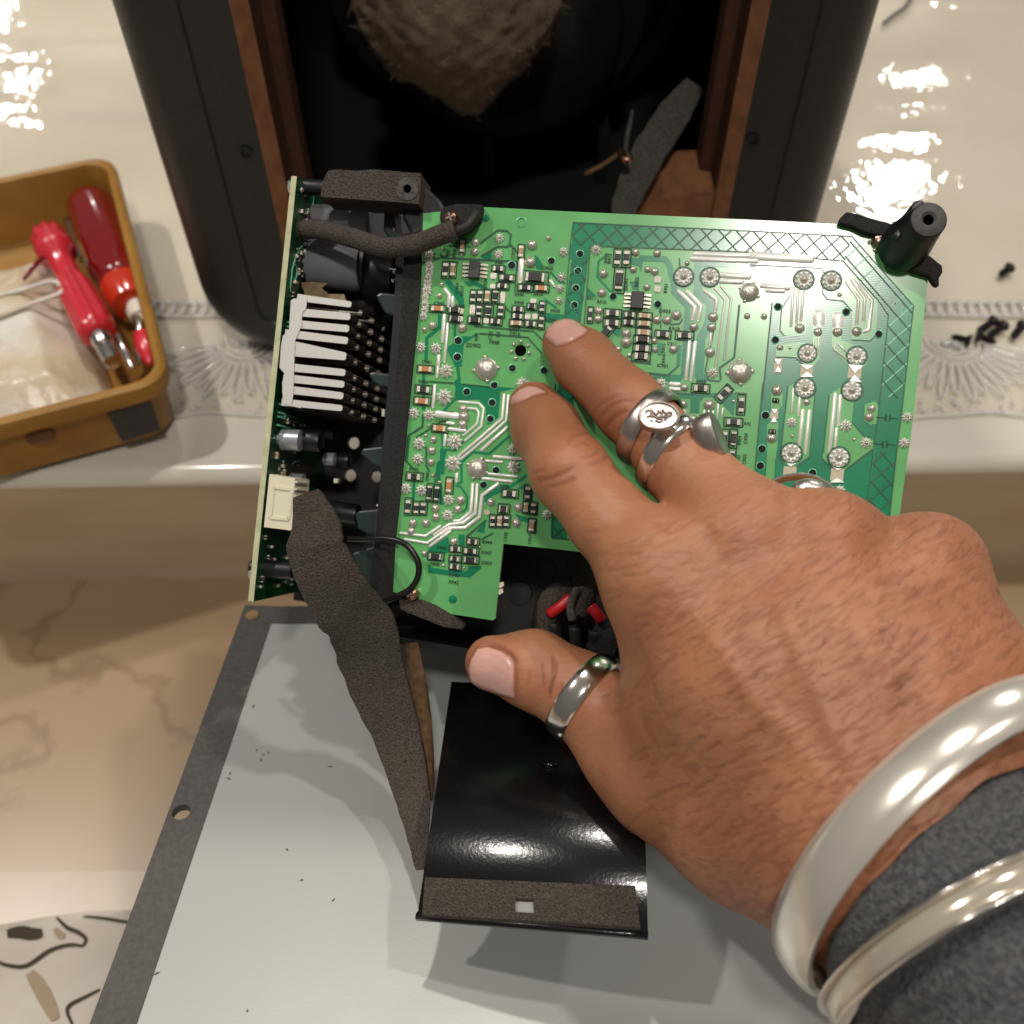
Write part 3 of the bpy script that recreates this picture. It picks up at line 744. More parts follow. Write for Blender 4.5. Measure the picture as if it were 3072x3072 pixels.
# --- tinned bars
def bar_mesh(bm, P2, w, h=0.00032):
    n = len(P2); k = pxm(*P2[0]); rows = []
    Q = [Vector(p) for p in P2]
    if n > 1:   # round the ends a little
        d = (Q[0] - Q[1]).normalized(); Q = [Q[0] + d * w * .3] + Q
        d = (Q[-1] - Q[-2]).normalized(); Q = Q + [Q[-1] + d * w * .3]
    n = len(Q)
    for i in range(n):
        d0 = (Q[i] - Q[i - 1]).normalized() if i > 0 else None; d1 = (Q[i + 1] - Q[i]).normalized() if i < n - 1 else None
        d0 = d0 or d1; d1 = d1 or d0
        n0 = Vector((-d0.y, d0.x)); n1 = Vector((-d1.y, d1.x)); m = n0 + n1; m = m / max(.35, m.length_squared) * 2
        sc_ = 0.45 if i in (0, n - 1) else 1.0
        rows.append([bm.verts.new(on(Q[i].x + m.x * w * s * sc_, Q[i].y + m.y * w * s * sc_, L2 + h * z * (0.5 if sc_ < 1 else 1))) for s, z in ((-.5, 0), (-.36, .7), (-.12, 1), (.12, 1), (.36, .7), (.5, 0))])
    for i in range(n - 1):
        for j in range(5):
            f = bm.faces.new([rows[i][j], rows[i][j + 1], rows[i + 1][j + 1], rows[i + 1][j]]); f.smooth = True
    bm.faces.new(rows[0]); bm.faces.new(rows[-1]); orient(bm)
BARS = '''A 1410,690 1395,940|45;A 515,1330 490,1640|30;A 555,1430 515,1880|25;A 450,1800 440,1930|30;A 520,1030 570,1100 560,1230|30;A 610,1120 610,1230|28;A 1740,930 1790,1000|25
D 515,0 505,120|25;D 480,215 460,470|28;D 760,405 990,425 1045,480 1020,690 830,860|22;D 860,480 960,490 990,530 970,660 810,800|20;D 1285,320 1260,600 1000,830 750,1040|24;D 1335,330 1310,620 1180,740 780,1075|24
D 1320,700 1020,970|28;D 500,545 740,570|55;D 640,720 830,740|30;D 620,650 700,660|28;D 605,790 590,910|25;D 1160,1040 1480,1070|28;D 1070,1090 1260,1105|25;D 1100,1240 1430,1275|25;D 1030,1295 1370,1330|28
D 920,1360 900,1680 770,1790 700,1790|28;D 975,1360 950,1700 810,1810 650,1830 470,1950|28;D 1215,1355 1030,1490 1000,1740 830,1870 680,1870 560,1960|30;D 735,1240 730,1330|28
H 0,640 330,680 520,545|25;H 60,720 350,770 640,560|25;H 385,810 650,610|30
B 1400,520 2000,540|35;B 1370,565 2000,590|35;B 1640,720 1930,740|40;B 1640,780 1860,790|35;B 1240,880 1400,1030 1375,1150|30;B 1320,880 1460,1020 1430,1160|30;B 1350,1360 1310,1730|26;B 1405,1370 1360,1740|26
B 1500,880 1610,960 1595,1070|28;B 1590,850 1690,960 1600,1620|16;B 1650,830 1750,950 1680,1540|16;B 1555,1290 1545,1400|20;B 1165,1775 1250,1780|30;B 1160,1820 1250,1830|28
C 420,850 395,1220|22;C 465,860 450,1190|22;C 515,870 490,1170|22;C 930,790 1050,960 1030,1200|26;C 980,770 1110,950 1095,1170|26;C 1020,770 1180,970 1150,1250 1100,1270|26;C 110,825 380,850|35;C 160,870 330,880|30
C 830,1370 810,1440 940,1540|14;C 850,1390 940,1470|14;C 615,1360 610,1420|14;C 665,1330 650,1500|14;C 665,1100 665,1200|80;C 850,1120 850,1220|80;C 0,535 600,570|60
G 505,60 480,340|22;G 580,150 555,370|25;G 615,310 570,710|32;G 690,315 640,800|32;G 990,120 915,810|34;G 1050,140 1020,480|32;G 1005,520 985,750|26;G 1150,1280 1145,1340|30
I 1405,310 1390,430|18;I 1455,310 1445,450|18;I 1505,320 1495,430|18;I 1565,240 1550,420|18;I 1620,290 1600,390|18'''
for ln in BARS.replace('\n', ';').split(';'):
    a, wd = ln.split('|'); q = pts(a); bm = bmesh.new(); bar_mesh(bm, q, float(wd) * REG[a[0]][2] * 1.42); finish('tinned_track', bm_me(bm), 'tin_bright', board)
for s in ('G 400,905 550,915 470,965', 'G 460,1040 530,1110 370,1110', 'G 945,960 1095,965 1020,1010', 'G 1010,1095 1090,1150 920,1150', 'C 490,1590 610,1600 550,1640', 'C 550,1660 610,1710 490,1710', 'C 950,1590 1090,1600 1010,1670', 'C 1010,1690 1075,1760 960,1750',
          'C 240,1540 300,1540 272,1595', 'C 272,1605 300,1660 245,1660', 'G 250,300 320,300 285,350', 'G 280,385 310,450 240,450'):
    prism('spark_gap', [on(*q, L3) for q in pts(s)], BN * 0.00025, 'tin_bright', board)

# --- solder joints (unit meshes, radius 1, height along z)
def joint_mesh(kind):
    bm = bmesh.new()
    if kind == 'dome':
        prof = [(1.0, 0), (0.92, .18), (.72, .45), (.45, .66), (.2, .78), (.04, .82)]; seg = 12
        add_lathe(bm, Vector((0.0, 0, 0)), Vector((0, 0, 1)), prof, seg)
    elif kind == 'star':
        N = 18; rings = []
        for r, h in ((1.0, 0.02), (.78, .22), (.52, .42), (.3, .62), (.14, .85), (.05, .9)):
            rings.append([bm.verts.new(((r * (1.12 if (k % 2 == 0 and r > .5) else (.74 if r > .5 else 1))) * math.cos(2 * math.pi * k / N), (r * (1.12 if (k % 2 == 0 and r > .5) else (.74 if r > .5 else 1))) * math.sin(2 * math.pi * k / N), h * (1.3 if (k % 2 == 0 and r > .5) else .8))) for k in range(N)])
        for i in range(len(rings) - 1):
            for k in range(N): bm.faces.new([rings[i][k], rings[i][(k + 1) % N], rings[i + 1][(k + 1) % N], rings[i + 1][k]])
        bm.faces.new(rings[-1])
    elif kind == 'ring':
        N = 20; rings = []
        for r, h, j in ((1.05, 0.0, 0), (1.0, .16, 0), (.86, .16, 0), (.84, .04, 0), (.80, .1, .16), (.62, .28, .12), (.42, .16, 0), (.3, .3, 0), (.14, .5, 0), (.04, .55, 0)):
            rings.append([bm.verts.new(((r + (j if k % 2 == 0 else -j)) * math.cos(2 * math.pi * k / N), (r + (j if k % 2 == 0 else -j)) * math.sin(2 * math.pi * k / N), h * (1.3 if (k % 2 == 0 and j) else 1))) for k in range(N)])
        for i in range(len(rings) - 1):
            for k in range(N):
                f = bm.faces.new([rings[i][k], rings[i][(k + 1) % N], rings[i + 1][(k + 1) % N], rings[i + 1][k]])
                if i in (0, 1, 2): f.material_index = 1
                elif i in (3, 4, 5): f.material_index = 2
        bm.faces.new(rings[-1])
    elif kind == 'big':
        add_lathe(bm, Vector((0, 0, 0)), Vector((0, 0, 1)), [(1.0, 0), (.98, .12), (.86, .2), (.84, .22), (.8, .34), (.66, .55), (.45, .7), (.22, .78), (.03, .8)], 28)
        for k in range(4):
            a = math.pi / 2 * k + math.pi / 4 - .8
            add_lathe(bm, Vector((math.cos(a) * 1.02, math.sin(a) * 1.02, 0)), Vector((0, 0, 1)), [(.2, 0), (.17, .12), (.05, .18)], 8)
    for f in bm.faces: f.smooth = kind in ('dome', 'big')
    fixn(bm); me = bm_me(bm, 'solder_' + kind); me.materials.append(MATS['solder'])
    if kind == 'ring': me.materials.append(MATS['pcb_gap']); me.materials.append(MATS['tin_bright'])
    if kind == 'star':
        me.materials.append(MATS['tin_bright'])
        for p_ in me.polygons: p_.material_index = 1 if p_.center.xy.length > .42 else 0
    return me
JM = {k: joint_mesh(k) for k in ('dome', 'star', 'ring', 'big')}
for me in (JM['star'], JM['ring']):
    pass
JOINTS = {
 ('A', 'dome'): '870,490,45 865,600,45 1530,520,55 1510,720,60 1870,890,40 1855,1030,35 1840,1165,35 375,1455,45 285,1500,30 720,1480,50 455,1110,30 480,980,25 1720,440,28 500,565,18 710,640,20',
 ('A', 'star'): '1155,440,50 1140,630,50 1895,600,50 240,1705,55 415,1720,60 340,620,55 330,690,50 340,770,55 340,830,50 320,910,50 320,970,50 310,1050,58 290,1130,45 290,1210,45 280,1280,45 270,1350,45',
 ('D', 'star'): '610,50,75 590,350,85 235,540,60 415,560,60 710,870,85 300,890,65 285,1070,60 690,1120,85 145,1410,60 325,1430,60 640,1540,60 630,1720,60 1500,200,70 1390,950,60 1390,1160,70 1780,1710,50',
 ('D', 'dome'): '465,840,40 445,970,45 435,1105,40 780,1540,50 745,1650,45 485,1640,45 490,1740,45 225,1810,45 375,1810,45 205,1910,45 1130,1570,45 1450,1630,50 1425,1810,50 815,580,58 800,670,52 810,490,50 375,795,18 410,680,18 455,1260,18 535,1340,18',
 ('D', 'big'): '975,1180,105 1075,25,120',
 ('H', 'dome'): '690,750,50 310,900,35 560,1055,22 825,1090,20 1030,820,18',
 ('B', 'dome'): '825,505,35 1035,515,35 805,670,32 515,710,40 500,895,40 935,840,32 945,670,30 1010,690,35 735,1290,45 735,1375,50 470,1070,38 465,1150,38 1035,1155,40 1130,1160,40 1220,1110,45 1390,1225,40 1575,1130,45 1560,1230,40 1190,1440,40 1545,1470,45 660,1440,30 1300,1810,35 1325,610,22 1010,1360,28 1015,1445,28 765,1500,22 1905,1120,28',
 ('B', 'star'): '445,480,45 130,500,40 110,745,40 95,855,38 85,970,35 1570,1670,50 1070,1800,45',
 ('B', 'ring'): '1290,740,88 1545,745,88', ('B', 'big'): '1925,890,85 1835,1660,105',
 ('C', 'ring'): '520,770,92 785,780,92 555,1480,85 1030,1510,92 530,1815,95 985,1840,95', ('C', 'dome'): '480,1240,45 1030,1270,45 655,1275,40 845,1275,45 135,1125,28 865,915,22 290,1425,30 260,1840,48 385,1430,14 1400,1000,10',
 ('G', 'ring'): '480,810,115 1030,860,118', ('G', 'star'): '480,450,58 1110,490,66 1345,690,62 1820,390,58 1785,690,58 1040,1240,60', ('G', 'dome'): '655,215,40 300,100,45 250,635,55 1410,290,45 1380,390,50 490,610,18 1210,650,18',
 ('I', 'dome'): '1460,250,60 1155,240,45 1740,210,20', ('E', 'star'): '1810,240,30'}
def frame(px, py, sx, sy, sz, off=L2, ang=0.0):
    p = on(px, py, off); X = BX * math.cos(ang) + BY * math.sin(ang); Y = BN.cross(X)
    return Matrix(((X.x * sx, Y.x * sy, BN.x * sz, p.x), (X.y * sx, Y.y * sy, BN.y * sz, p.y), (X.z * sx, Y.z * sy, BN.z * sz, p.z), (0, 0, 0, 1)))
for (r, kind), s in JOINTS.items():
    for q in s.split():
        x, y, rad = map(float, q.split(',')); px, py = zp(r, x, y); k = REG[r][2] * rad * pxm(px, py) * 1.12
        o = bpy.data.objects.new('solder_joint', JM[kind]); C.objects.link(o)
        setw(o, frame(px, py, k, k, k * (0.75 if kind in ('big', 'ring') else 0.95), L2, random.uniform(-.5, .5)), board)
# ring of solder dots round the mounting holes
for (cx, cy, rr, n_, dr) in ((1561, 1051, 27, 7, 6.5), (2642, 722, 33, 7, 7)):
    for k in range(n_):
        a = 2 * math.pi * k / n_ + .3; px, py = cx + rr * math.cos(a), cy + rr * math.sin(a); m_ = pxm(px, py) * dr
        o = bpy.data.objects.new('solder_joint', JM['dome']); C.objects.link(o); setw(o, frame(px, py, m_, m_, m_), board)
# eyelet rings round vias
bm = bmesh.new()
for (x, y, r) in VIAS + [(1564, 666, 13)]:
    kk = pxm(x, y)
    N = 14; a_ = [bm.verts.new(on(x + (r + 3.2) * math.cos(2 * math.pi * k / N), y + (r + 3.2) * math.sin(2 * math.pi * k / N), L2 + .00006)) for k in range(N)]
    b_ = [bm.verts.new(on(x + (r + .2) * math.cos(2 * math.pi * k / N), y + (r + .2) * math.sin(2 * math.pi * k / N), L2 + .00016)) for k in range(N)]
    for k in range(N): bm.faces.new([a_[k], a_[(k + 1) % N], b_[(k + 1) % N], b_[k]])
orient(bm); o = finish('via_rims', bm_me(bm), 'pcb_hatch_light', board); o['kind'] = 'stuff'
me_v = bpy.data.meshes.new('via'); bm = bmesh.new(); add_lathe(bm, Vector((0, 0, 0)), Vector((0, 0, 1)), [(1, 0), (1, .05), (.1, .04)], 16); bm.to_mesh(me_v); bm.free(); me_v.materials.append(MATS['hole_black'])
for (x, y, r) in VIAS:
    o = bpy.data.objects.new('via_hole', me_v); C.objects.link(o); k_ = pxm(x, y) * r; setw(o, frame(x, y, k_, k_, .001, L2 + .00006), board)

# --- SMD parts
def smd_mesh(body, frac=0.24, hb=1.0):
    bm = bmesh.new()
    add_box(bm, Vector((0, 0, .5 * hb)), Vector((1 - 2 * frac, 0, 0)), Vector((0, .92, 0)), Vector((0, 0, hb)), 0)
    for s in (-1, 1):
        add_box(bm, Vector((s * (.5 - frac / 2), 0, .46)), Vector((frac, 0, 0)), Vector((0, 1, 0)), Vector((0, 0, .92)), 1)
    es = [e for e in bm.edges]; bmesh.ops.bevel(bm, geom=es, offset=0.035, segments=1, affect='EDGES')
    me = bm_me(bm, 'smd'); me.materials.append(MATS[body]); me.materials.append(MATS['tin']); return me
SM = {'r': smd_mesh('smd_black', .30), 'c': smd_mesh('smd_tan', .27), 'o': smd_mesh('smd_orange', .26), 'd': smd_mesh('smd_black', .20, 1.35)}
bmp = bmesh.new(); add_box(bmp, Vector((0, 0, .2)), Vector((1, 0, 0)), Vector((0, 1, 0)), Vector((0, 0, .4))); bmesh.ops.bevel(bmp, geom=bmp.edges[:], offset=.12, segments=2, affect='EDGES')
PADM = bm_me(bmp, 'pad'); PADM.materials.append(MATS['tin'])
SNAME = {'r': 'resistor', 'c': 'capacitor', 'o': 'capacitor', 'd': 'diode', 'p': 'solder_pad'}
SMDS = {
 'A': '530,810,80,190,r 615,810,70,180,c 1140,800,150,70,r 1240,905,190,75,r 1085,880,80,80,p 1075,1000,70,60,p 1190,1000,140,65,r 1450,1020,170,70,r 1640,1025,170,75,o 725,540,60,170,c 1405,600,70,160,c 440,1260,180,75,o 640,1280,160,80,d 640,1380,150,80,d 850,1120,70,150,r 930,1120,70,150,r 1015,1120,75,150,c 1110,1120,80,150,d 1190,1130,70,140,p 840,1270,70,120,p 920,1285,75,130,r 1030,1290,90,140,d 1170,1290,80,140,r 870,1395,170,80,d 1000,1400,70,70,p 1110,1410,140,75,r 1370,1270,140,70,r 1365,1350,140,75,r 1350,1430,160,70,c 1520,1440,140,75,r 1480,1350,70,70,p 1565,1350,70,70,p 1530,1240,110,70,d 1545,1170,80,60,p 1650,1240,70,130,r 1640,1420,70,150,r 1570,900,290,140,d 715,1290,50,70,p 710,1380,50,70,p',
 'D': '375,30,190,80,o 350,265,190,90,r 335,400,190,85,o 540,715,180,85,o 245,1275,190,90,r 650,1380,80,190,o 425,1460,70,200,d 510,1470,70,200,d 175,1620,80,190,r 270,1640,70,150,r 350,1640,75,150,r 1350,1470,190,90,r 1560,1460,80,170,r 1280,1650,130,110,d 1540,1630,70,130,c 1625,1640,75,140,r 1155,1790,75,140,r 1235,1790,75,140,c 1312,1790,75,140,r 1605,1840,80,160,c',
 'H': '940,750,160,85,r 720,845,160,80,r 910,870,200,85,r 710,970,150,75,r 910,985,210,95,d 710,1070,150,85,r 460,940,200,95,d',
 'B': '655,560,75,170,r 740,560,75,170,r 670,775,100,240,d 605,1095,165,75,r 770,1110,120,60,r 915,1120,140,60,c 600,1190,165,75,r 760,1185,120,65,r 910,1195,140,65,c 905,1280,150,70,c 895,1350,170,75,d 890,1435,170,80,r 880,1510,170,85,r 1090,1300,150,70,r 1300,1310,170,75,r 1040,770,75,70,p 1040,860,75,70,p 390,1110,45,150,r 530,1300,70,220,d,-36 1455,1820,170,80,r 1680,1870,80,180,r,-40',
 'I': '1830,250,85,220,r 1740,450,210,90,r 1640,640,80,210,r 1740,640,80,210,d 1720,870,80,230,d 1610,950,80,80,p 1700,1030,90,80,p 1150,340,90,90,p 1630,810,70,90,p',
 'G': '298,200,60,34,d 258,560,66,36,d'}
silk = bmesh.new()
def rect_line(cx, cy, w_, h_, wd, ang=0):
    ca, sa = math.cos(-ang + .075), math.sin(-ang + .075)
    c = [(cx + x * ca - y * sa, cy + x * sa + y * ca) for x, y in ((-w_, -h_), (w_, -h_), (w_, h_), (-w_, h_))]
    for i in range(4): strip(silk, [c[i], c[(i + 1) % 4]], wd, L3 + .00006)
for r, s in SMDS.items():
    for q in s.split():
        t = q.split(','); x, y, w_, h_ = map(float, t[:4]); kind = t[4]; ang = math.radians(float(t[5])) if len(t) > 5 else 0
        px, py = zp(r, x, y); k = REG[r][2]; m_ = pxm(px, py); w_ *= k; h_ *= k
        if kind == 'p':
            o = bpy.data.objects.new('solder_pad', PADM); C.objects.link(o); setw(o, frame(px, py, w_ * m_ * .9, h_ * m_ * .9, 0.0005), board); continue
        vert = h_ > w_
        lo, wi = (h_, w_) if vert else (w_, h_)
        a = ang + (math.pi / 2 if vert else 0)
        a2 = a + random.uniform(-.03, .03)
        o = bpy.data.objects.new(SNAME[kind], SM[kind]); C.objects.link(o)
        setw(o, frame(px, py, lo * m_ * .80, wi * m_ * .74, 0.00085 if kind != 'd' else 0.0011, L2, a2), board)
        rect_line(px, py, w_ / 2 + 1.5, h_ / 2 + 1.5, 3.0, ang)
# chips with gull-wing pins
for (r, x, y, w_, h_) in (('A', 872, 820, 130, 190), ('B', 845, 975, 125, 165)):
    px, py = zp(r, x, y); k = REG[r][2]; m_ = pxm(px, py); W_, H_ = w_ * k * m_, h_ * k * m_
    M_ = frame(px, py, 1, 1, 1)
    bm = bmesh.new(); add_box(bm, Vector((0, 0, .0009)), Vector((W_, 0, 0)), Vector((0, H_, 0)), Vector((0, 0, .0015)))
    bmesh.ops.bevel(bm, geom=bm.edges[:], offset=.0002, segments=1, affect='EDGES')
    finish('chip', bm_me(bm), 'chip', board, M_)
    for s in (-1, 1):
        for i in range(4):
            bm = bmesh.new(); yy = (i - 1.5) * H_ / 4.3
            add_box(bm, Vector((s * (W_ / 2 + .0005), yy, .0006)), Vector((.0010, 0, 0)), Vector((0, .0005, 0)), Vector((0, 0, .0002)))
            add_box(bm, Vector((s * (W_ / 2 + .0013), yy, .0002)), Vector((.0011, 0, 0)), Vector((0, .0006, 0)), Vector((0, 0, .0005)))
            finish('chip_pin', bm_me(bm), 'tin', board, M_, center=False)
# silk text
def text_into(bm, body, px, py, hpx, ang, off=L3 + .00006, target=None):
    cu = bpy.data.curves.new('t', 'FONT'); cu.body = body; cu.align_x = 'CENTER'; cu.align_y = 'CENTER'; cu.size = 1.0; cu.resolution_u = 2; cu.offset = .018
    to = bpy.data.objects.new('t', cu); C.objects.link(to)
    bpy.context.view_layer.update()
    me = bpy.data.meshes.new_from_object(to.evaluated_get(bpy.context.evaluated_depsgraph_get()))
    s = hpx * pxm(px, py) / 0.70
    me.transform(frame(px, py, s, s, s, off, ang)); bm.from_mesh(me)
    bpy.data.objects.remove(to); bpy.data.curves.remove(cu); bpy.data.meshes.remove(me)
V90 = math.pi / 2
TEXT = [('ZD902', 'A', 850, 1685, 46, 0), ('P948', 'A', 1090, 1650, 46, 0), ('C937', 'A', 1325, 1505, 44, 0), ('C910', 'A', 1330, 1555, 44, 0), ('D905', 'A', 1710, 790, 46, 0), ('R981', 'A', 1155, 728, 42, 0), ('C942', 'A', 455, 1200, 44, 0),
        ('R966', 'A', 700, 1225, 40, 0), ('C941', 'A', 310, 1880, 44, 0), ('R95', 'A', 890, 1585, 44, V90), ('C92', 'A', 1050, 1565, 44, V90), ('R9', 'A', 1140, 1555, 44, V90), ('C912', 'A', 1315, 615, 46, V90), ('R918', 'A', 630, 620, 40, V90),
        ('R938', 'A', 550, 630, 40, V90), ('R902', 'A', 665, 500, 40, V90), ('C909', 'A', 665, 1020, 42, V90), ('R917', 'A', 720, 1050, 42, V90), ('R924', 'A', 990, 970, 42, V90), ('R939', 'A', 1380, 1095, 40, 0), ('R914', 'A', 1600, 1095, 40, 0), ('R958', 'A', 1380, 1190, 40, 0),
        ('R935', 'A', 1800, 1285, 42, 0), ('C934', 'A', 1745, 1390, 42, 0), ('R984', 'D', 345, 175, 42, 0), ('C936', 'D', 545, 625, 44, 0), ('R982', 'D', 240, 1190, 42, 0), ('C925', 'D', 1290, 1390, 40, 0), ('R980', 'D', 395, 1270, 40, V90), ('R979', 'D', 495, 1290, 40, V90),
        ('R944', 'H', 1120, 760, 48, 0), ('R947', 'H', 1110, 895, 48, 0), ('D907', 'H', 1115, 1030, 48, 0), ('R940', 'H', 695, 1185, 50, 0), ('R942', 'H', 690, 1275, 50, 0), ('R985', 'H', 535, 830, 46, 0), ('D906', 'H', 445, 1045, 46, 0), ('C928', 'H', 1360, 690, 44, V90), ('C927', 'H', 1675, 720, 44, V90),
        ('R919', 'B', 1200, 1245, 40, 0), ('D903', 'B', 1110, 1075, 40, 0), ('IC901', 'B', 1090, 1600, 36, 0), ('ZD91', 'B', 735, 815, 40, V90), ('R922', 'B', 840, 790, 36, V90), ('R912', 'B', 545, 560, 36, V90), ('R913', 'B', 580, 565, 36, V90), ('R921', 'B', 1120, 850, 36, V90),
        ('R911', 'B', 400, 950, 34, 0), ('R910', 'B', 500, 985, 34, 0), ('C911', 'B', 1180, 1390, 34, 0), ('R915', 'B', 1100, 1430, 34, V90), ('R916', 'B', 1100, 1530, 34, V90), ('R952', 'B', 1460, 1755, 36, 0), ('R953', 'B', 1730, 1820, 36, -.7),
        ('C924', 'I', 1885, 640, 44, V90), ('C923', 'I', 1870, 880, 44, V90), ('R954', 'I', 1815, 660, 40, V90), ('R955', 'I', 1800, 880, 40, V90), ('R92', 'I', 1905, 470, 40, 0)]
for (tx, r, x, y, h_, a) in TEXT:
    px, py = zp(r, x, y); text_into(silk, tx, px, py, h_ * REG[r][2] * .9, a)
# capacitor symbols
for (x, y) in ((1600, 400), (1565, 705)):
    a = zp('G', x, y)
    for dx in (-6, 6): strip(silk, [(a[0] + dx, a[1] - 10), (a[0] + dx, a[1] + 10)], 2.6, L3 + .00006)
    strip(silk, [(a[0] - 36, a[1] - 2), (a[0] - 6, a[1])], 2, L3 + .00006); strip(silk, [(a[0] + 6, a[1]), (a[0] + 32, a[1] + 3)], 2, L3 + .00006)
orient(silk); o = finish('silkscreen', bm_me(silk), 'silk', board); o['kind'] = 'stuff'
# fiducial dimples
for (x, y, r) in ((1458, 655, 10), (1358, 1797, 12)):
    bm = bmesh.new(); m_ = pxm(x, y); add_lathe(bm, Vector((0, 0, 0)), Vector((0, 0, 1)), [(r * m_, .0001), (r * m_ * .8, .0003), (r * m_ * .35, .0003), (r * m_ * .3, .0006)], 18); finish('fiducial', bm_me(bm), 'pcb_teal', board, frame(x, y, 1, 1, 1, L1))
bm = bmesh.new(); m_ = pxm(1461, 1537); add_lathe(bm, Vector((0, 0, 0)), Vector((0, 0, 1)), [(9 * m_, .0001), (9 * m_, .0003)], 18); finish('test_pad', bm_me(bm), 'tan_window', board, frame(1461, 1537, 1, 1, 1, L1))

# --- side board standing on edge
S0, S1 = on(874, 528, 0.0), on(744, 1803, 0.0)
TH = BX * 0.0016; DEP = -BN * 0.052
bm = bmesh.new()
q = [S0, S0 + TH, S1 + TH, S1]
a_ = [bm.verts.new(p) for p in q]; b_ = [bm.verts.new(p + DEP) for p in q]
bm.faces.new(a_).material_index = 1
bm.faces.new(list(reversed(b_))).material_index = 1
for i in range(4):
    f = bm.faces.new([a_[i], b_[i], b_[(i + 1) % 4], a_[(i + 1) % 4]]); f.material_index = 0 if i == 1 else 1
fixn(bm)
side = finish('side_board', bm_me(bm), ['pcb_dark_green', 'pcb_edge'], amp)
def sidept(t, dep, h=0.0):      # along the board 0..1, depth behind its front edge, height from the face
    return S0 + (S1 - S0) * t + BX * (0.0016 + h) - BN * dep
SD = (S1 - S0).normalized()
# small parts on the side board
for k in range(120):
    t = random.choice([random.uniform(.02, .28), random.uniform(.55, .98), random.uniform(.02, .98)]); dep = random.uniform(0.003, 0.030)
    o = bpy.data.objects.new(random.choice(('resistor', 'capacitor', 'solder_joint')), random.choice((SM['r'], SM['c'], SM['d'], JM['dome']))); C.objects.link(o)
    sx = random.uniform(.0008, .0022)
    X = SD if random.random() < .5 else -BN; Zn = BX; Y = Zn.cross(X); p = sidept(t, dep)
    sz = sx if o.data == JM['dome'] else .0008
    if o.data == JM['dome']: sx *= .5; sz *= .5
    sy = sx if o.data == JM['dome'] else sx * .55
    setw(o, Matrix(((X.x * sx, Y.x * sy, Zn.x * sz, p.x), (X.y * sx, Y.y * sy, Zn.y * sz, p.y), (X.z * sx, Y.z * sy, Zn.z * sz, p.z), (0, 0, 0, 1))), side)
for (t, dep) in ((.012, .006), (.94, .006)):
    bm = bmesh.new(); add_lathe(bm, sidept(t, dep) - BX * .0030, BX, [(.0006, -.0016), (.0016, -.0012), (.0022, 0), (.0022, .0006)], 14)
    fixn(bm); finish('screw_head', bm_me(bm), 'solder', side, smooth=True)
# printed arcs
bm = bmesh.new()
for (t, dep, r, a0, a1) in ((.235, .016, .013, 1.2, 5.0), (.215, .005, .002, 0, 6.2), (.285, .014, .003, 0, 6.2), (.02, .010, .004, 0, 3.2)):
    add_tube(bm, [sidept(t, dep, .0002) + SD * (math.cos(a0 + (a1 - a0) * k / 24) * r) - BN * (math.sin(a0 + (a1 - a0) * k / 24) * r) for k in range(25)], .00022, 5)
for t in (.335, .345, .53, .55, .56, .58):
    add_tube(bm, [sidept(t, .004, .0002), sidept(t + .003, .020, .0002)], .0003, 5)
finish('board_print', bm_me(bm), 'pcb_hatch_light', side)
# standoffs, capacitors, coils (axis along BX)
def cyl(name, px0, px1, py, rpx, off, m, parent, prof=None, slope=.06, seg=28):
    a = on(px0, py - (px1 - px0) * slope * .5, off); b = on(px1, py + (px1 - px0) * slope * .5, off); l = (b - a).length; r = rpx * pxm(px0, py, off)
    prof = prof or [(.86, 0), (.97, .02), (1, .05), (1, .95), (.97, .985), (.86, 1)]
    bm = bmesh.new(); add_lathe(bm, a, (b - a).normalized(), [(x * r, h * l) for x, h in prof], seg); fixn(bm)
    me = bm_me(bm); me.polygons.foreach_set('use_smooth', [True] * len(me.polygons)); me.set_sharp_from_angle(angle=math.radians(35))
    return finish(name, me, m, parent)
cyl('standoff', 868, 985, 562, 24, -0.007, 'plastic_black', amp)
cyl('standoff', 752, 880, 1707, 25, -0.007, 'plastic_black', amp)
cyl('coil', 935, 1112, 662, 42, -0.016, 'coil_grey', amp)
cyl('coil', 905, 1090, 795, 72, -0.018, 'coil_grey', amp, [(.7, 0), (.93, .01), (1, .06), (1, .94), (.95, 1)])
cyl('coil_flange', 1078, 1112, 800, 80, -0.020, 'plastic_black', amp)
cyl('dark_housing', 1105, 1195, 830, 78, -0.022, 'plastic_black', amp)
cyl('coil', 1000, 1140, 905, 60, -0.030, 'rubber_black', amp)
CAPP = [(.45, -.18), (.5, -.16), (.5, -.02), (.92, 0), (1, .05), (1, .2), (.9, .24), (1, .28), (1, .97), (.9, 1)]
for (x0, x1, y, r, off, m_) in ((845, 904, 1320, 31, -.006, 'cap_silver'), (974, 1006, 1378, 20, -.022, 'cap_silver'), (970, 1007, 1300, 20, -.022, 'plastic_black'), (872, 912, 1444, 24, -.014, 'cap_silver')):
    cyl('capacitor_can', x0, x1, y, r, off, m_, amp, CAPP)
cyl('capacitor_base', 904, 965, 1322, 33, -.010, 'plastic_black', amp)
cyl('capacitor_base', 1006, 1050, 1380, 23, -.026, 'plastic_black', amp)
cyl('cable_sleeve', 960, 1075, 1535, 30, -.024, 'plastic_black', amp, slope=.15)
# kapton scraps
for s in ('K 640,1345 760,1340 950,1355 870,1410 960,1480 1130,1480 1160,1560 690,1520', 'K 780,800 740,830 640,870 560,820 660,800'):
    prism('tape_scrap', [on(*q, -.012) for q in pts(s)], BN * .0004, 'kapton', amp)
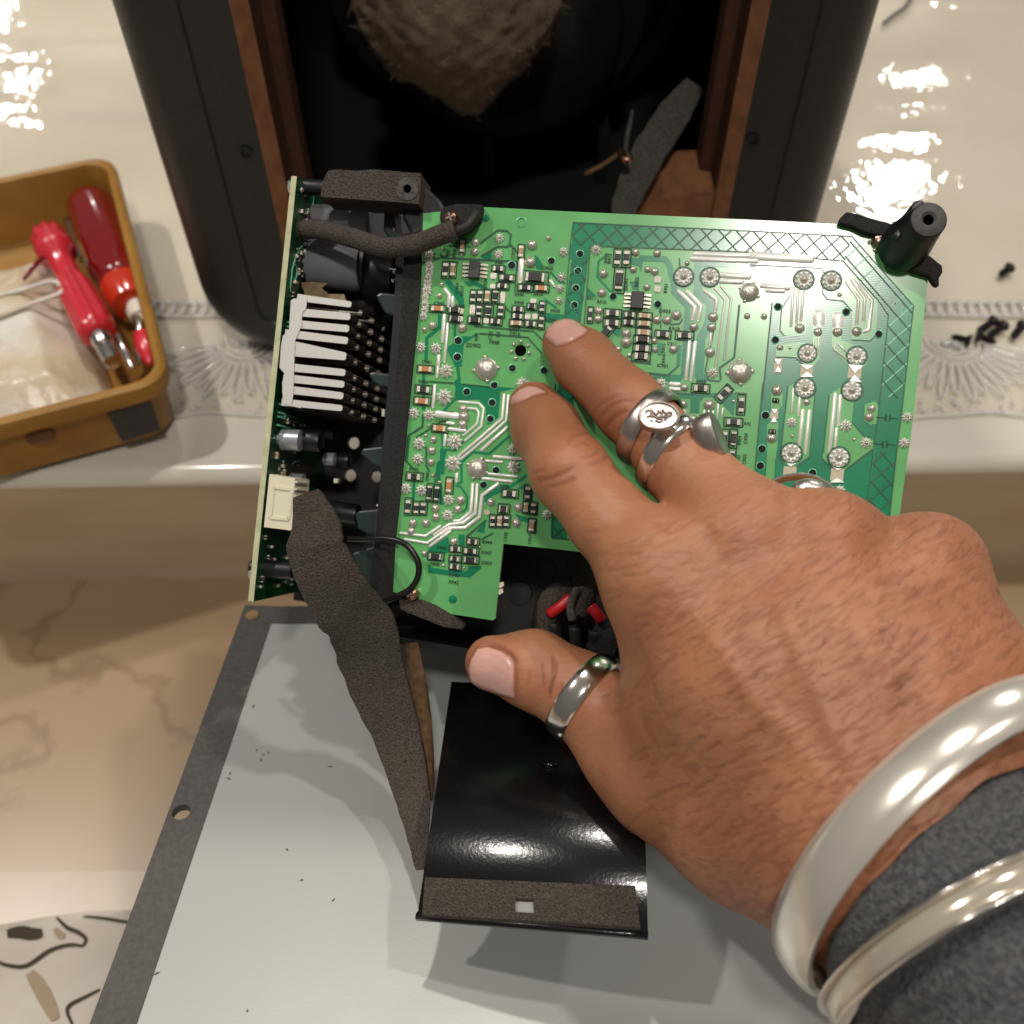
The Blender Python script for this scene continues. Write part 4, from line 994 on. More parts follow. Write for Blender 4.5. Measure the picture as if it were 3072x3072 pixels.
# white glyphs on the dark housing
bm = bmesh.new(); text_into(bm, 'ID', 1184, 817, 10, .1, -.014); text_into(bm, 'V', 1178, 843, 12, .1, -.014); 
for (x0, y0, x1, y1) in ((1168, 806, 1199, 810),):
    strip(bm, [(x0, y0), (x1, y1)], 2.5, -.014)
orient(bm); finish('printed_marks', bm_me(bm), 'silk_white', amp)

# --- heat sink (fins seen end-on, cut into four rows)
hs_root = prism('heat_sink', [on(*q, -.0005) for q in pts('K 512,1550 545,1528 700,1530 690,1640 640,1700 640,1830 600,1930 560,2020 540,2640 520,2760 640,2780 630,2800 470,2762 420,2735 412,2500 440,2400 380,2330 395,2080 420,1960 490,1900')], -BN * .05, ['aluminium', 'aluminium_shaded'], amp)
FINS = [((700, 1530), (1210, 1598), 74, 70), ((640, 1690), (1198, 1738), 86, 82), ((640, 1830), (1183, 1878), 86, 82), ((560, 1945), (1170, 2018), 86, 82),
        ((540, 2110), (1150, 2200), 175, 92), ((540, 2330), (1140, 2388), 86, 80), ((540, 2460), (1128, 2525), 86, 80), ((530, 2590), (1116, 2658), 86, 80), ((520, 2740), (1106, 2800), 76, 70)]
for (a, b, w0, w1) in FINS:
    A_ = Vector(zp('K', *a)); B_ = Vector(zp('K', *b)); k = REG['K'][2]; d = (B_ - A_).normalized(); nn = Vector((-d.y, d.x))
    for row in range(4):
        off = -.0008 - row * .0125
        ln = B_ - d * (0 if row == 0 else 6)
        q = [A_ - d * 30 + nn * w0 * k * .55, A_ - d * 30 - nn * w0 * k * .55, ln - nn * w1 * k * .5 - d * 4, ln - nn * w1 * k * .3 + d * 1, ln + nn * w1 * k * .3 + d * 1, ln + nn * w1 * k * .5 - d * 4]
        # all rows share the front row's outline, shifted straight back along the board normal
        q3 = [on(p.x, p.y, -.0008) + BN * (off + .0008) for p in q]
        bm = bmesh.new(); add_prism(bm, q3, -BN * .0075, 0, 1); fixn(bm)
        o = finish('fin', bm_me(bm), ['aluminium' if row == 0 else 'aluminium_shaded', 'aluminium_shaded'], hs_root)  # rear rows take the dark copy: shade painted on their fronts
        if row: add_t = bmesh.new(); add_box(add_t, (q3[2] + q3[5]) / 2 - BX * .0030 + BN * .0002, BX * .0070, BY * .00030, BN * .0004); finish('fin_lit_edge', bm_me(add_t), 'aluminium', hs_root)  # thin bright box painted in for the lit edge of each rear fin

# --- white connector on the side board
con = prism('connector', [on(*q, .0008) for q in pts('N 265,85 560,135 555,200 520,740 200,700 250,220')], -BN * .012, 'connector_cream', amp)
cr = pts('N 305,235 520,265 480,610 270,590')
for i in range(4):
    a, b = cr[i], cr[(i + 1) % 4]; bm = bmesh.new(); strip(bm, [a, b], 9, .0012)
    for f in list(bm.faces):
        r_ = bmesh.ops.extrude_face_region(bm, geom=[f]); 
        for v in [g for g in r_['geom'] if isinstance(g, bmesh.types.BMVert)]: v.co += -BN * .0012
    fixn(bm); finish('connector_rib', bm_me(bm), 'connector_cream', con)
for k in range(7):
    y = 175 + k * 82; x = 565 - k * 9
    prism('connector_tooth', [on(*q, .0004) for q in pts('N %d,%d %d,%d %d,%d %d,%d' % (x - 30, y - 22, x + 22, y - 8, x + 22, y + 12, x - 30, y + 26))], -BN * .009, 'connector_cream', con)
    prism('connector_pin', [on(*q, -.004) for q in pts('N %d,%d %d,%d %d,%d %d,%d' % (x - 20, y + 26, x + 40, y + 30, x + 40, y + 58, x - 20, y + 56))], -BN * .006, 'foam_black', con)

# --- chassis: black tray behind the boards, with round holes
tray_o = [(975, 640), (1300, 640), (2560, 700), (2600, 800), (2540, 1640), (1880, 1935), (1480, 1900), (1180, 1850), (880, 1800)]
OFFC = -.050
hl = [circ(x, y, r, 24, OFFC) for (x, y, r) in ((1060, 1329, 18), (1050, 1426, 18), (1128, 1430, 17))]
tray = prism('chassis', [on(*p, OFFC) for p in tray_o], -BN * .002, 'plastic_black', amp, hl)
bm = bmesh.new(); add_lathe(bm, on(1632, 1712, OFFC), BN, [(.0038, 0), (.0036, .0015), (.0026, .0015), (.0024, -.004)], 24, caps=False); finish('screw_boss', bm_me(bm), 'plastic_black', tray)
bm = bmesh.new(); add_lathe(bm, on(1560, 1780, OFFC), BN, [(.004, 0), (.0038, .0008), (.001, .0009)], 24); finish('moulded_disc', bm_me(bm), 'plastic_black', tray)
# tray walls
def wall(name, pts2, off0, off1, th, m, parent):
    for i in range(len(pts2) - 1):
        a, b = on(*pts2[i], off0), on(*pts2[i + 1], off0)
        t = (b - a).normalized().cross(BN) * th
        prism(name, [a, b, b + t, a + t], BN * (off1 - off0), m, parent)
wall('chassis_wall', [(1480, 1900), (1880, 1935)], OFFC, -.032, .002, 'plastic_black', tray)
wall('chassis_wall', [(1180, 1850), (1480, 1900)], OFFC, -.012, .002, 'plastic_black', tray)
# left bar beside the board
prism('edge_bar', [on(*p, .0012) for p in ((1215, 700), (1268, 690), (1259, 880), (1240, 1080), (1198, 1500), (1183, 1640), (1176, 1780), (1205, 1800), (1130, 1800), (1140, 1640), (1160, 1450), (1190, 1100), (1205, 900))], -BN * .014, 'foam_black', amp)
prism('edge_rib', [on(*p, -.004) for p in ((1190, 700), (1216, 700), (1206, 900), (1192, 1100), (1160, 1450), (1140, 1640), (1130, 1800), (1100, 1800), (1122, 1640), (1140, 1450), (1168, 1100), (1184, 900))], -BN * .044, 'plastic_black', amp)
prism('edge_rim', [on(*p, -.005) for p in ((1188, 905), (1200, 905), (1185, 1110), (1152, 1460), (1132, 1640), (1120, 1640), (1140, 1460), (1172, 1110))], -BN * .01, 'gasket', amp)
for s in ('L 1410,460 1480,445 1700,480 1690,640 1560,620 1450,560', 'L 1310,1390 1345,1335 1560,1310 1640,1330 1610,1590 1450,1520', 'N 1250,560 1300,510 1540,490 1590,520 1560,800 1420,790 1290,720', 'K 1490,1490 1560,1460 1760,1480 1800,1760 1600,1700', 'N 1210,1000 1290,980 1540,900 1540,1400 1400,1380 1300,1180'):
    prism('latch', [on(*q, -.006) for q in pts(s)], -BN * .012, 'plastic_green_black', amp, bevel=.0006)
# white slivers and pins by the bar
for (x, y, w_, h_) in ((1150, 1238, 10, 22), (1008, 1442, 14, 14), (1140, 1516, 22, 6), (1128, 1790, 20, 8)):
    prism('metal_tab', [on(x - w_ / 2, y - h_ / 2, -.008), on(x + w_ / 2, y - h_ / 2 + 1, -.008), on(x + w_ / 2 - 2, y + h_ / 2, -.008), on(x - w_ / 2, y + h_ / 2, -.008)], -BN * .002, 'tin', amp)
for (x, y) in ((1502, 1755), (1500, 1775)):
    prism('broken_edge', [on(x - 12, y - 6, -.0003), on(x + 8, y - 9, -.0003), on(x + 10, y + 2, -.0003), on(x, y + 9, -.0003), on(x - 12, y + 8, -.0003)], -BN * .001, 'connector_cream', amp)
# solder pins beside heat sink fins end: done by fins rows

# --- foam pieces, top left
prism('foam_block', [on(*p, .004) for p in ((984, 512), (1010, 508), (1070, 512), (1120, 508), (1262, 520), (1262, 555), (1255, 612), (1190, 606), (962, 590), (966, 548))], -BN * .012, 'foam_brown', amp,
      [circ(1222, 567, 12, 18, .004)], bevel=0)
bm = bmesh.new(); add_lathe(bm, on(1222, 567, .0041), BN, [(.0030, -.010), (.0031, .0002), (.0012, .0003), (.0011, -.012)], 24, caps=False); finish('boss_ring', bm_me(bm), 'felt_grey', amp)
prism('bracket', [on(*p, -.002) for p in ((1250, 530), (1268, 548), (1322, 600), (1345, 640), (1335, 690), (1240, 720), (1205, 650), (1215, 600), (1245, 600))], -BN * .03, 'plastic_black', amp, bevel=.001)
prism('bracket_arm', [on(*p, .004) for p in ((1322, 622), (1370, 610), (1448, 612), (1440, 655), (1405, 690), (1350, 712), (1325, 690), (1318, 650))], -BN * .004, 'foam_black', amp, bevel=.0006)
tube('foam_sleeve', [on(900, 690, -.006), on(955, 688, -.002), on(1060, 715, .002), on(1150, 742, .0045), (on(1240, 735, .006)), on(1320, 705, .007), on(1365, 690, .007)], [24 * pxm(1100, 700) * s for s in ([.7] + [1.0] * 6 * 6)][:37] if False else .0027, 'foam_brown', amp, 14, 6)
tube('wire_end', [on(1355, 700, .006), on(1400, 680, .0065), on(1420, 655, .006), on(1428, 640, .005)], .0014, 'rubber_black', amp, 10, 5)
prism('bracket_clip', [on(*p, -.01) for p in ((1152, 620), (1178, 618), (1185, 690), (1200, 710), (1170, 720), (1150, 690))], -BN * .01, 'plastic_green_black', amp, bevel=.0005)
def screw(px, py, rpx, off, parent, m='screw_copper'):
    r = rpx * pxm(px, py); b = on(px, py, off)
    bm = bmesh.new(); add_lathe(bm, b, BN, [(r * .9, -.002), (r, 0), (r, .0006), (r * .8, .0014), (r * .45, .0018), (r * .4, .0012), (r * .05, .0011)], 20); fixn(bm)
    h = finish('screw', bm_me(bm), m, parent)
    for a in (0.4, 0.4 + math.pi / 2):
        d = BX * math.cos(a) + BY * math.sin(a); bm = bmesh.new()
        add_box(bm, b + BN * .0014, d * r * 1.3, BN.cross(d) * r * .26, BN * .0011); finish('screw_cross', bm_me(bm), 'silver_dark', h)
screw(1354, 656, 20, .0046, amp); screw(2643, 722, 27, .0008, amp); screw(1238, 1783, 20, .002, amp)
# --- top right mounting tower
tw = on(2785, 660, .016)
base = on(2705, 745, .002)
bm = bmesh.new()
k = pxm(2785, 660, .016)
rings = []
for t, r in ((0, 78), (.25, 80), (.6, 68), (.85, 60), (1, 57)):
    c = base + (tw - base) * t; rings.append((c, r * k))
ax = (tw - base).normalized(); mixn = (ax * .35 + BN).normalized()
u = BX; v_ = mixn.cross(u).normalized(); u = v_.cross(mixn)
rv = [[bm.verts.new(c + (u * math.cos(a) + v_ * math.sin(a)) * r) for a in [2 * math.pi * i / 28 for i in range(28)]] for c, r in rings]
rv.append([bm.verts.new(tw + mixn * .0003 + (u * math.cos(a) + v_ * math.sin(a)) * 53 * k) for a in [2 * math.pi * i / 28 for i in range(28)]])
rv.append([bm.verts.new(tw + mixn * .0006 + (u * math.cos(a) + v_ * math.sin(a)) * 26 * k) for a in [2 * math.pi * i / 28 for i in range(28)]])
rv.append([bm.verts.new(tw + mixn * .0001 + (u * math.cos(a) + v_ * math.sin(a)) * 17 * k) for a in [2 * math.pi * i / 28 for i in range(28)]])
rv.append([bm.verts.new(tw - mixn * .012 + (u * math.cos(a) + v_ * math.sin(a)) * 15 * k) for a in [2 * math.pi * i / 28 for i in range(28)]])
for i in range(len(rv) - 1):
    for j in range(28):
        f = bm.faces.new([rv[i][j], rv[i][(j + 1) % 28], rv[i + 1][(j + 1) % 28], rv[i + 1][j]]); f.smooth = True; f.material_index = 1 if i >= 5 and i < 7 else 0
fixn(bm); me = bm_me(bm); me.set_sharp_from_angle(angle=math.radians(40))
finish('mounting_tower', me, ['plastic_black', 'gasket'], amp)
prism('tower_fin', [on(*p, .012) for p in ((2738, 610), (2752, 598), (2775, 600), (2760, 640), (2735, 690), (2690, 720), (2680, 700), (2722, 660))], -BN * .012, 'plastic_black', amp, bevel=.0006)
prism('foam_tab', [on(*p, .003) for p in ((2540, 634), (2570, 640), (2640, 660), (2710, 678), (2725, 720), (2680, 735), (2640, 705), (2595, 695), (2560, 678), (2517, 668), (2522, 652))], -BN * .0035, 'foam_black', amp, bevel=.0005)
prism('foam_tab', [on(*p, .003) for p in ((2690, 725), (2760, 745), (2795, 770), (2828, 797), (2829, 815), (2818, 835), (2819, 858), (2806, 852), (2788, 826), (2740, 812), (2700, 780), (2680, 750))], -BN * .0035, 'foam_black', amp, bevel=.0005)
# --- bottom left cable loop, felt scraps, bundle with red wires
tube('cable_loop', [on(1045, 1616, -.004), on(1100, 1618, .002), on(1160, 1616, .004), on(1215, 1632, .005), on(1250, 1675, .005), on(1256, 1720, .0045), on(1235, 1762, .004), on(1190, 1790, .003), on(1140, 1812, 0)], .00085, 'cable_black', amp, 10, 6)
prism('foam_tab', [on(*p, .002) for p in ((1195, 1800), (1260, 1800), (1300, 1815), (1360, 1850), (1392, 1875), (1388, 1890), (1330, 1882), (1250, 1850), (1200, 1830))], -BN * .004, 'foam_brown', amp, bevel=.0005)
prism('foam_tab', [on(*p, -.004) for p in ((1060, 1790), (1110, 1772), (1180, 1785), (1200, 1815), (1150, 1830), (1120, 1880), (1075, 1850))], -BN * .012, 'foam_black', amp, bevel=.0005)
# wire bundle
bl = [((1670, 1885), (1655, 1820), (1680, 1785), (1712, 1770)), ((1790, 1880), (1785, 1830), (1770, 1790), (1745, 1770))]
tube('wrapped_wire', [on(1640, 1905, -.016), on(1636, 1850, -.015), on(1652, 1800, -.014), on(1700, 1772, -.014), on(1740, 1765, -.015)], .0034, 'foam_brown', amp, 12, 5)
tube('wrapped_wire', [on(1735, 1690, -.02), on(1750, 1760, -.014), on(1735, 1850, -.012)], .0038, 'foam_brown', amp, 12, 5)
tube('wrapped_wire', [on(1745, 1720, -.02), on(1790, 1800, -.016), on(1815, 1880, -.015), on(1800, 1950, -.016)], .0042, 'foam_black', amp, 12, 5)
tube('red_wire', [on(1648, 1842, -.0105), on(1680, 1820, -.0098), on(1712, 1792, -.0105)], .0015, 'wire_red', amp, 10, 4)
tube('red_wire', [on(1772, 1820, -.0100), on(1790, 1840, -.0098), on(1803, 1858, -.0105)], .0017, 'wire_red', amp, 10, 4)
tube('grey_tape', [on(1734, 1765, -.0098), on(1716, 1800, -.009), on(1712, 1830, -.0088), on(1718, 1860, -.009)], .0012, 'felt_grey', amp, 10, 4)
for (x, y, r) in ((1660, 1890, 20), (1725, 1900, 22), (1790, 1910, 30)):
    tube('wire_sheath', [on(x, y - 25, -.013), on(x + 5, y + 25, -.015), on(x + 12, y + 80, -.02)], r * pxm(x, y), 'rubber_black', amp, 12, 3)

# ================================================================== BACK PLATE
SL = math.radians(15)
PN = Vector((0, math.sin(SL), math.cos(SL)))
PA = P(740, 1830, 0.36)
def onp(px, py, off=0.0): return onplane(px, py, PA + PN * off, PN)
plate = thing('back_plate', 'grey metal rear plate with dark rubber border lying tilted below the amplifier', 'metal plate', onp(1400, 2900))
PXD = (onp(1740, 1830) - onp(740, 1830)).normalized()
LE = [onp(735, 1815), onp(262, 3090)]
dl = (LE[1] - LE[0]).normalized()
LE[1] = LE[1] + dl * 0.03
wdt = 0.225
corner = [LE[0], LE[0] + PXD * wdt, LE[1] + PXD * (wdt + .01), LE[1]]
prism('backing', [c - PN * .0016 for c in corner], -PN * .0010, 'zinc', plate) if False else None
# gasket border: left strip and top strip, each with screw holes
bw = 0.0112
nl = PXD - dl * PXD.dot(dl); nl.normalize()
def hole3(c, r, n_=18):
    a = PXD; b = PN.cross(PXD); return [c + (a * math.cos(2 * math.pi * k / n_) + b * math.sin(2 * math.pi * k / n_)) * r for k in range(n_)]
h1 = onp(544, 2436)
prism('rubber_border', [LE[0], LE[0] + nl * bw, LE[1] + nl * bw, LE[1]], -PN * .0028, 'gasket', plate, [hole3(h1, .0026)])
topA = LE[0] + nl * bw; topB = LE[0] + nl * bw + dl * 0.0085
prism('rubber_border', [topA, topA + PXD * (wdt - bw), topB + PXD * (wdt - bw), topB], -PN * .0028, 'gasket', plate)
o3 = onp(757, 1846)
bm = bmesh.new(); add_lathe(bm, o3, PN, [(.0024, .0001), (.0022, .0005), (.0004, .0006)], 18); finish('rivet', bm_me(bm), 'kapton', plate)
# zinc sheet inside the border
inner = [topB, topB + PXD * (wdt - bw * 1.2), LE[1] + PXD * wdt, LE[1] + nl * bw]
prism('zinc_sheet', [c - PN * .0004 for c in inner], -PN * .0012, 'zinc', plate)
# scuffs
bm = bmesh.new()
for (x, y) in ((789, 2264), (805, 2258), (783, 2280), (770, 2250), (690, 2320), (686, 2336), (861, 2548), (742, 3032), (760, 2118), (905, 2640), (470, 2920), (1000, 2700), (990, 2300)):
    c = onp(x, y, -.0004 + .00012); a = random.uniform(0, 3); l = random.uniform(.0003, .0011); d = PXD * math.cos(a) + PN.cross(PXD) * math.sin(a); e = PN.cross(d)
    vs_ = [bm.verts.new(c + d * l * s1 + e * .0003 * s2) for s1, s2 in ((-1, 0), (0, -1), (1, 0), (0, 1))]; bm.faces.new(vs_)
fixn(bm); o = finish('scuff_marks', bm_me(bm), 'gasket', plate); o['kind'] = 'stuff'

# ------------------------------------------------------------------ glossy black insulating sheet
ins = thing('insulating_sheet', 'glossy black plastic insulating sheet with a grey felt strip above the grey plate', 'plastic sheet', onp(1590, 2780))
TLc, TRc, BLc, BRc = (1354, 2045), (1925, 2070), (1252, 2748), (1944, 2805)
bm = bmesh.new(); NU, NV = 24, 36; gr = []
def sheet_pt(u, v, extra=0.0):
    px = (TLc[0] * (1 - u) + TRc[0] * u) * (1 - v) + (BLc[0] * (1 - u) + BRc[0] * u) * v
    py = (TLc[1] * (1 - u) + TRc[1] * u) * (1 - v) + (BLc[1] * (1 - u) + BRc[1] * u) * v
    base = onp(px, py, 0.0)
    d = (base - CAM).dot(FW)
    h = 0.025 + 0.012 * math.sin(v * math.pi * .9) - 0.004 * v * v + .009 * (1 - (1 - u) ** 2) - .004
    # lift above the plate towards the camera along the pixel ray
    return onp(px, py, h + extra)
for j in range(NV + 1):
    gr.append([sheet_pt(i / NU, j / NV) for i in range(NU + 1)])
top = [[bm.verts.new(p) for p in r] for r in gr]; bot = [[bm.verts.new(p - PN * .0008) for p in r] for r in gr]
for j in range(NV):
    for i in range(NU):
        f = bm.faces.new([top[j][i], top[j + 1][i], top[j + 1][i + 1], top[j][i + 1]]); f.smooth = True
        f = bm.faces.new([bot[j][i], bot[j][i + 1], bot[j + 1][i + 1], bot[j + 1][i]]); f.smooth = True
def rimf(a, b):
    for i in range(len(a) - 1): bm.faces.new([a[i], a[i + 1], b[i + 1], b[i]])
rimf(top[0], bot[0]); rimf(top[-1], bot[-1]); rimf([r[0] for r in top], [r[0] for r in bot]); rimf([r[-1] for r in top], [r[-1] for r in bot])
fixn(bm); me = bm_me(bm); me.set_sharp_from_angle(angle=math.radians(40)); finish('sheet', me, 'sheet_black', ins)
# felt strip along its lower edge, with a small rectangular window patch
def spx(u, v): return sheet_pt(u, v)
def sheet_uv(px, py):
    best = None
    v = (py - 2050) / 720; u = .5
    for _ in range(25):
        lx = TLc[0] * (1 - v) + BLc[0] * v; rx = TRc[0] * (1 - v) + BRc[0] * v; u = (px - lx) / (rx - lx)
        ty = TLc[1] * (1 - u) + TRc[1] * u; by = BLc[1] * (1 - u) + BRc[1] * u; v = (py - ty) / (by - ty)
    return u, v
so = [(1262, 2632), (1400, 2630), (1560, 2648), (1750, 2658), (1905, 2655), (1935, 2775), (1700, 2775), (1500, 2762), (1252, 2742)]
def sheet_at(p, extra): 
    u, v = sheet_uv(*p); return sheet_pt(u, v, extra)
win = [(1545, 2692), (1606, 2694), (1606, 2738), (1540, 2732)]
bm = bmesh.new()
# build as a grid with the window cells left out
us = [0.02, .12, .24, .34, .43, .51, .62, .75, .88, .975]; 
rows_ = [0.0, .45, .8, 1.0]
top_l = [(1262, 2632), (1944 - 20, 2656)]; 
gv = []
for rr_ in rows_:
    rw = []
    for u in us:
        x0 = 1262 + (1922 - 1262) * u; y0 = 2631 + 27 * u; x1 = 1252 + (1938 - 1252) * u; y1 = 2742 + 40 * u
        rw.append(sheet_at((x0 * (1 - rr_) + x1 * rr_, y0 * (1 - rr_) + y1 * rr_), .0012))
    gv.append([bm.verts.new(p) for p in rw])
for j in range(3):
    for i in range(len(us) - 1):
        if j == 1 and i == 4: continue
        bm.faces.new([gv[j][i], gv[j + 1][i], gv[j + 1][i + 1], gv[j][i + 1]])
r_ = bmesh.ops.extrude_face_region(bm, geom=bm.faces[:])
for g in r_['geom']:
    if isinstance(g, bmesh.types.BMVert): g.co -= PN * .0014
fixn(bm); finish('felt_edge', bm_me(bm), 'foam_brown', ins)
wq = [sheet_at(p, .0003) for p in ((1543, 2690), (1610, 2690), (1610, 2742), (1538, 2740))]
prism('window_patch', wq, PN * .0002, 'zinc', ins)
# lower edge lip
bm = bmesh.new(); add_tube(bm, [sheet_pt(i / 12, 1.0, -.0006) for i in range(13)], .0011, 8); finish('lip', bm_me(bm), 'sheet_black', ins)
for (x, y, l) in ((1648, 2293, 22),):
    bm = bmesh.new(); add_tube(bm, [sheet_at((x - l, y - 3), .0), sheet_at((x, y + 2), .0006), sheet_at((x + l, y + 4), .0)], .0007, 8); finish('scratch_burr', bm_me(bm), 'sheet_black', ins)
# ------------------------------------------------------------------ long foam strip
fs = thing('foam_strip', 'long ragged grey-brown foam strip hanging from the side board down over the plate', 'foam strip', P(1260, 2600, .275))
ribbon('foam_band', [(915, 1480, .262, 38), (945, 1570, .262, 70), (950, 1660, .262, 88), (1015, 1790, .266, 94), (1085, 1890, .272, 100), (1125, 2030, .278, 92), (1190, 2210, .280, 70), (1234, 2380, .276, 54), (1252, 2500, .270, 34), (1264, 2610, .264, 16)], .0028, 'foam_brown', fs, .10, 7)
ribbon('foam_liner', [(1235, 1930, .282, 18), (1255, 2060, .286, 26), (1276, 2200, .288, 22), (1290, 2330, .287, 12), (1292, 2400, .286, 5)], .0012, 'foam_back', fs, .1, 6)

# ================================================================== HAND
def cc(px, py, d):            # camera-space point: x right, y up, z depth (metres)
    return np.array([(px - 1536) / F * d, (1536 - py) / F * d, d], np.float64)
def cam2w(v):
    v = np.asarray(v); M_ = np.array([[RT.x, UP.x, FW.x], [RT.y, UP.y, FW.y], [RT.z, UP.z, FW.z]])
    return v @ M_.T + np.array(CAM)
IDX = [(1602, 1222, .2655, 80), (1640, 1292, .2610, 101), (1711, 1419, .2450, 116), (1826, 1560, .2370, 119), (2005, 1740, .2265, 170)]
MID = [(1700, 1030, .2660, 76), (1752, 1085, .2620, 92), (1888, 1219, .2490, 103), (2040, 1388, .2405, 118), (2235, 1610, .2265, 162)]
RNG = [(2482, 1642, .2235, 150), (2440, 1605, .2440, 112), (2400, 1660, .2530, 96), (2380, 1760, .2500, 88)]
PNK = [(2785, 1708, .2235, 148), (2735, 1705, .2460, 98), (2690, 1760, .2540, 86), (2660, 1840, .2480, 78)]
THB = [(1478, 1990, .2610, 85), (1600, 2008, .2580, 115), (1745, 2085, .2530, 124), (1880, 2232, .2470, 145), (1990, 2330, .2420, 162)]
PALM = [[(2010, 1745, .2275, 172), (2290, 2110, .2165, 265), (2600, 2440, .2085, 330)],
        [(2240, 1615, .2270, 160), (2470, 2050, .2135, 270), (2660, 2430, .2065, 330)],
        [(2487, 1645, .2250, 150), (2640, 2030, .2135, 265), (2720, 2430, .2060, 330)],
        [(2785, 1710, .2250, 148), (2835, 2090, .2145, 262), (2790, 2430, .2060, 330)],
        [(2605, 2475, .2080, 350), (2930, 2810, .1900, 368), (3350, 3230, .1680, 420)],
        [(1990, 2330, .2430, 160), (2290, 2440, .2270, 262), (2600, 2490, .2130, 330)],
        [(1985, 1800, .2350, 140), (2060, 2120, .2330, 160), (2200, 2380, .2270, 200)]]
h = 0.0011
ax = [np.arange(-0.018, 0.115, h), np.arange(-0.112, 0.052, h), np.arange(0.140, 0.285, h)]
X, Y, Z = [a.astype(np.float32) for a in np.meshgrid(*ax, indexing='ij')]
def rcone(a, b, zs):
    A_, B_ = cc(*a[:3]), cc(*b[:3]); ra, rb = a[3] * a[2] / F, b[3] * b[2] / F
    S = np.array([1, 1, zs]); A2, B2 = A_ * S, B_ * S; d = B2 - A2; L = d @ d
    m = max(ra, rb) + .022
    lo = np.minimum(A_, B_) - m; hi = np.maximum(A_, B_) + m
    sl = tuple(slice(max(0, int((lo[i] - ax[i][0]) / h)), min(len(ax[i]), int((hi[i] - ax[i][0]) / h) + 2)) for i in range(3))
    out = np.full(X.shape, .03, np.float32)
    if any(s.stop <= s.start for s in sl): return out
    x, y, z = X[sl] - A2[0], Y[sl] - A2[1], Z[sl] * zs - A2[2]
    t = np.clip((x * d[0] + y * d[1] + z * d[2]) / L, 0, 1)
    out[sl] = np.minimum(np.sqrt((x - t * d[0]) ** 2 + (y - t * d[1]) ** 2 + (z - t * d[2]) ** 2) - (ra + t * (rb - ra)), .03)
    return out
def chain(c, k, zs=1.0):
    f = None
    for a, b in zip(c[:-1], c[1:]):
        g = rcone(a, b, zs); f = g if f is None else smin(f, g, k)
    return f
fp = None
for i, c in enumerate(PALM):
    g = chain(c, .010, 1.12 if i < 4 else (1.2 if i == 4 else 1.05)); fp = g if fp is None else smin(fp, g, .012)
fh = fp
for c, k in ((IDX, .006), (MID, .006), (RNG, .008), (PNK, .008), (THB, .009)):
    fh = np.minimum(fh, smin(fp, chain(c, .003), k))
# finger pads pressed flat on the board: keep skin in front of the board plane
Zb = None
bo = np.array([(BO - CAM).dot(RT), (BO - CAM).dot(UP), (BO - CAM).dot(FW)]); bn = np.array([BN.dot(RT), BN.dot(UP), BN.dot(FW)])
pl = -((X - bo[0]) * bn[0] + (Y - bo[1]) * bn[1] + (Z - bo[2]) * bn[2]) + 0.0012
tipmask = (X < cc(2400, 1500, .26)[0]) & (Y > cc(1900, 1640, .26)[1])
fh = np.where(tipmask, np.maximum(fh, pl), fh)
v, q = surface_nets(fh, np.array([a[0] for a in ax]), h)
me0 = py_me(v.tolist(), q.tolist(), 'hand_raw'); o0 = bpy.data.objects.new('tmp', me0); C.objects.link(o0)
m1 = o0.modifiers.new('s', 'SMOOTH'); m1.factor = .5; m1.iterations = 4
m2 = o0.modifiers.new('sub', 'SUBSURF'); m2.levels = 1; m2.render_levels = 1
bpy.context.view_layer.update()
me = bpy.data.meshes.new_from_object(o0.evaluated_get(bpy.context.evaluated_depsgraph_get()))
bpy.data.objects.remove(o0)
nv = len(me.vertices); co = np.empty(nv * 3, np.float32); me.vertices.foreach_get('co', co); co = co.reshape(-1, 3).astype(np.float64)
nr = np.empty(nv * 3, np.float32); me.vertices.foreach_get('normal', nr); nr = nr.reshape(-1, 3)
# make sure normals point outwards
cen = co.mean(0)
if np.mean(np.einsum('ij,ij->i', nr, co - cen)) < 0:
    me.flip_normals(); me.vertices.foreach_get('normal', nr.reshape(-1)) ; nr = -nr if False else nr
    nrr = np.empty(nv * 3, np.float32); me.vertices.foreach_get('normal', nrr); nr = nrr.reshape(-1, 3)
px = 1536 + F * co[:, 0] / co[:, 2]; py = 1536 - F * co[:, 1] / co[:, 2]
front = np.clip(-(nr[:, 2] * .9), 0, 1) ** .5
def seg_dist(px, py, P2):
    best = np.full(len(px), 1e9); tt = np.zeros(len(px)); n_ = len(P2) - 1
    for i in range(n_):
        a = np.array(P2[i], float); b = np.array(P2[i + 1], float); d = b - a
        t = np.clip(((px - a[0]) * d[0] + (py - a[1]) * d[1]) / (d @ d), 0, 1)
        ds = np.hypot(px - a[0] - t * d[0], py - a[1] - t * d[1]); m = ds < best
        best[m] = ds[m]; tt[m] = (i + t[m]) / n_
    return best, tt
disp = np.zeros(nv); crease = np.zeros(nv); red = np.zeros(nv)
def ridge(P2, w_, amp, col=0.0, taper=True):
    d, t = seg_dist(px, py, P2); g = np.exp(-(d / w_) ** 2)
    if taper: g *= np.clip(np.sin(np.pi * np.clip(t, .02, .98)) * 1.6, 0, 1)
    global disp, crease
    disp += g * amp * front
    if col: crease = np.maximum(crease, g * col * (front > .15))
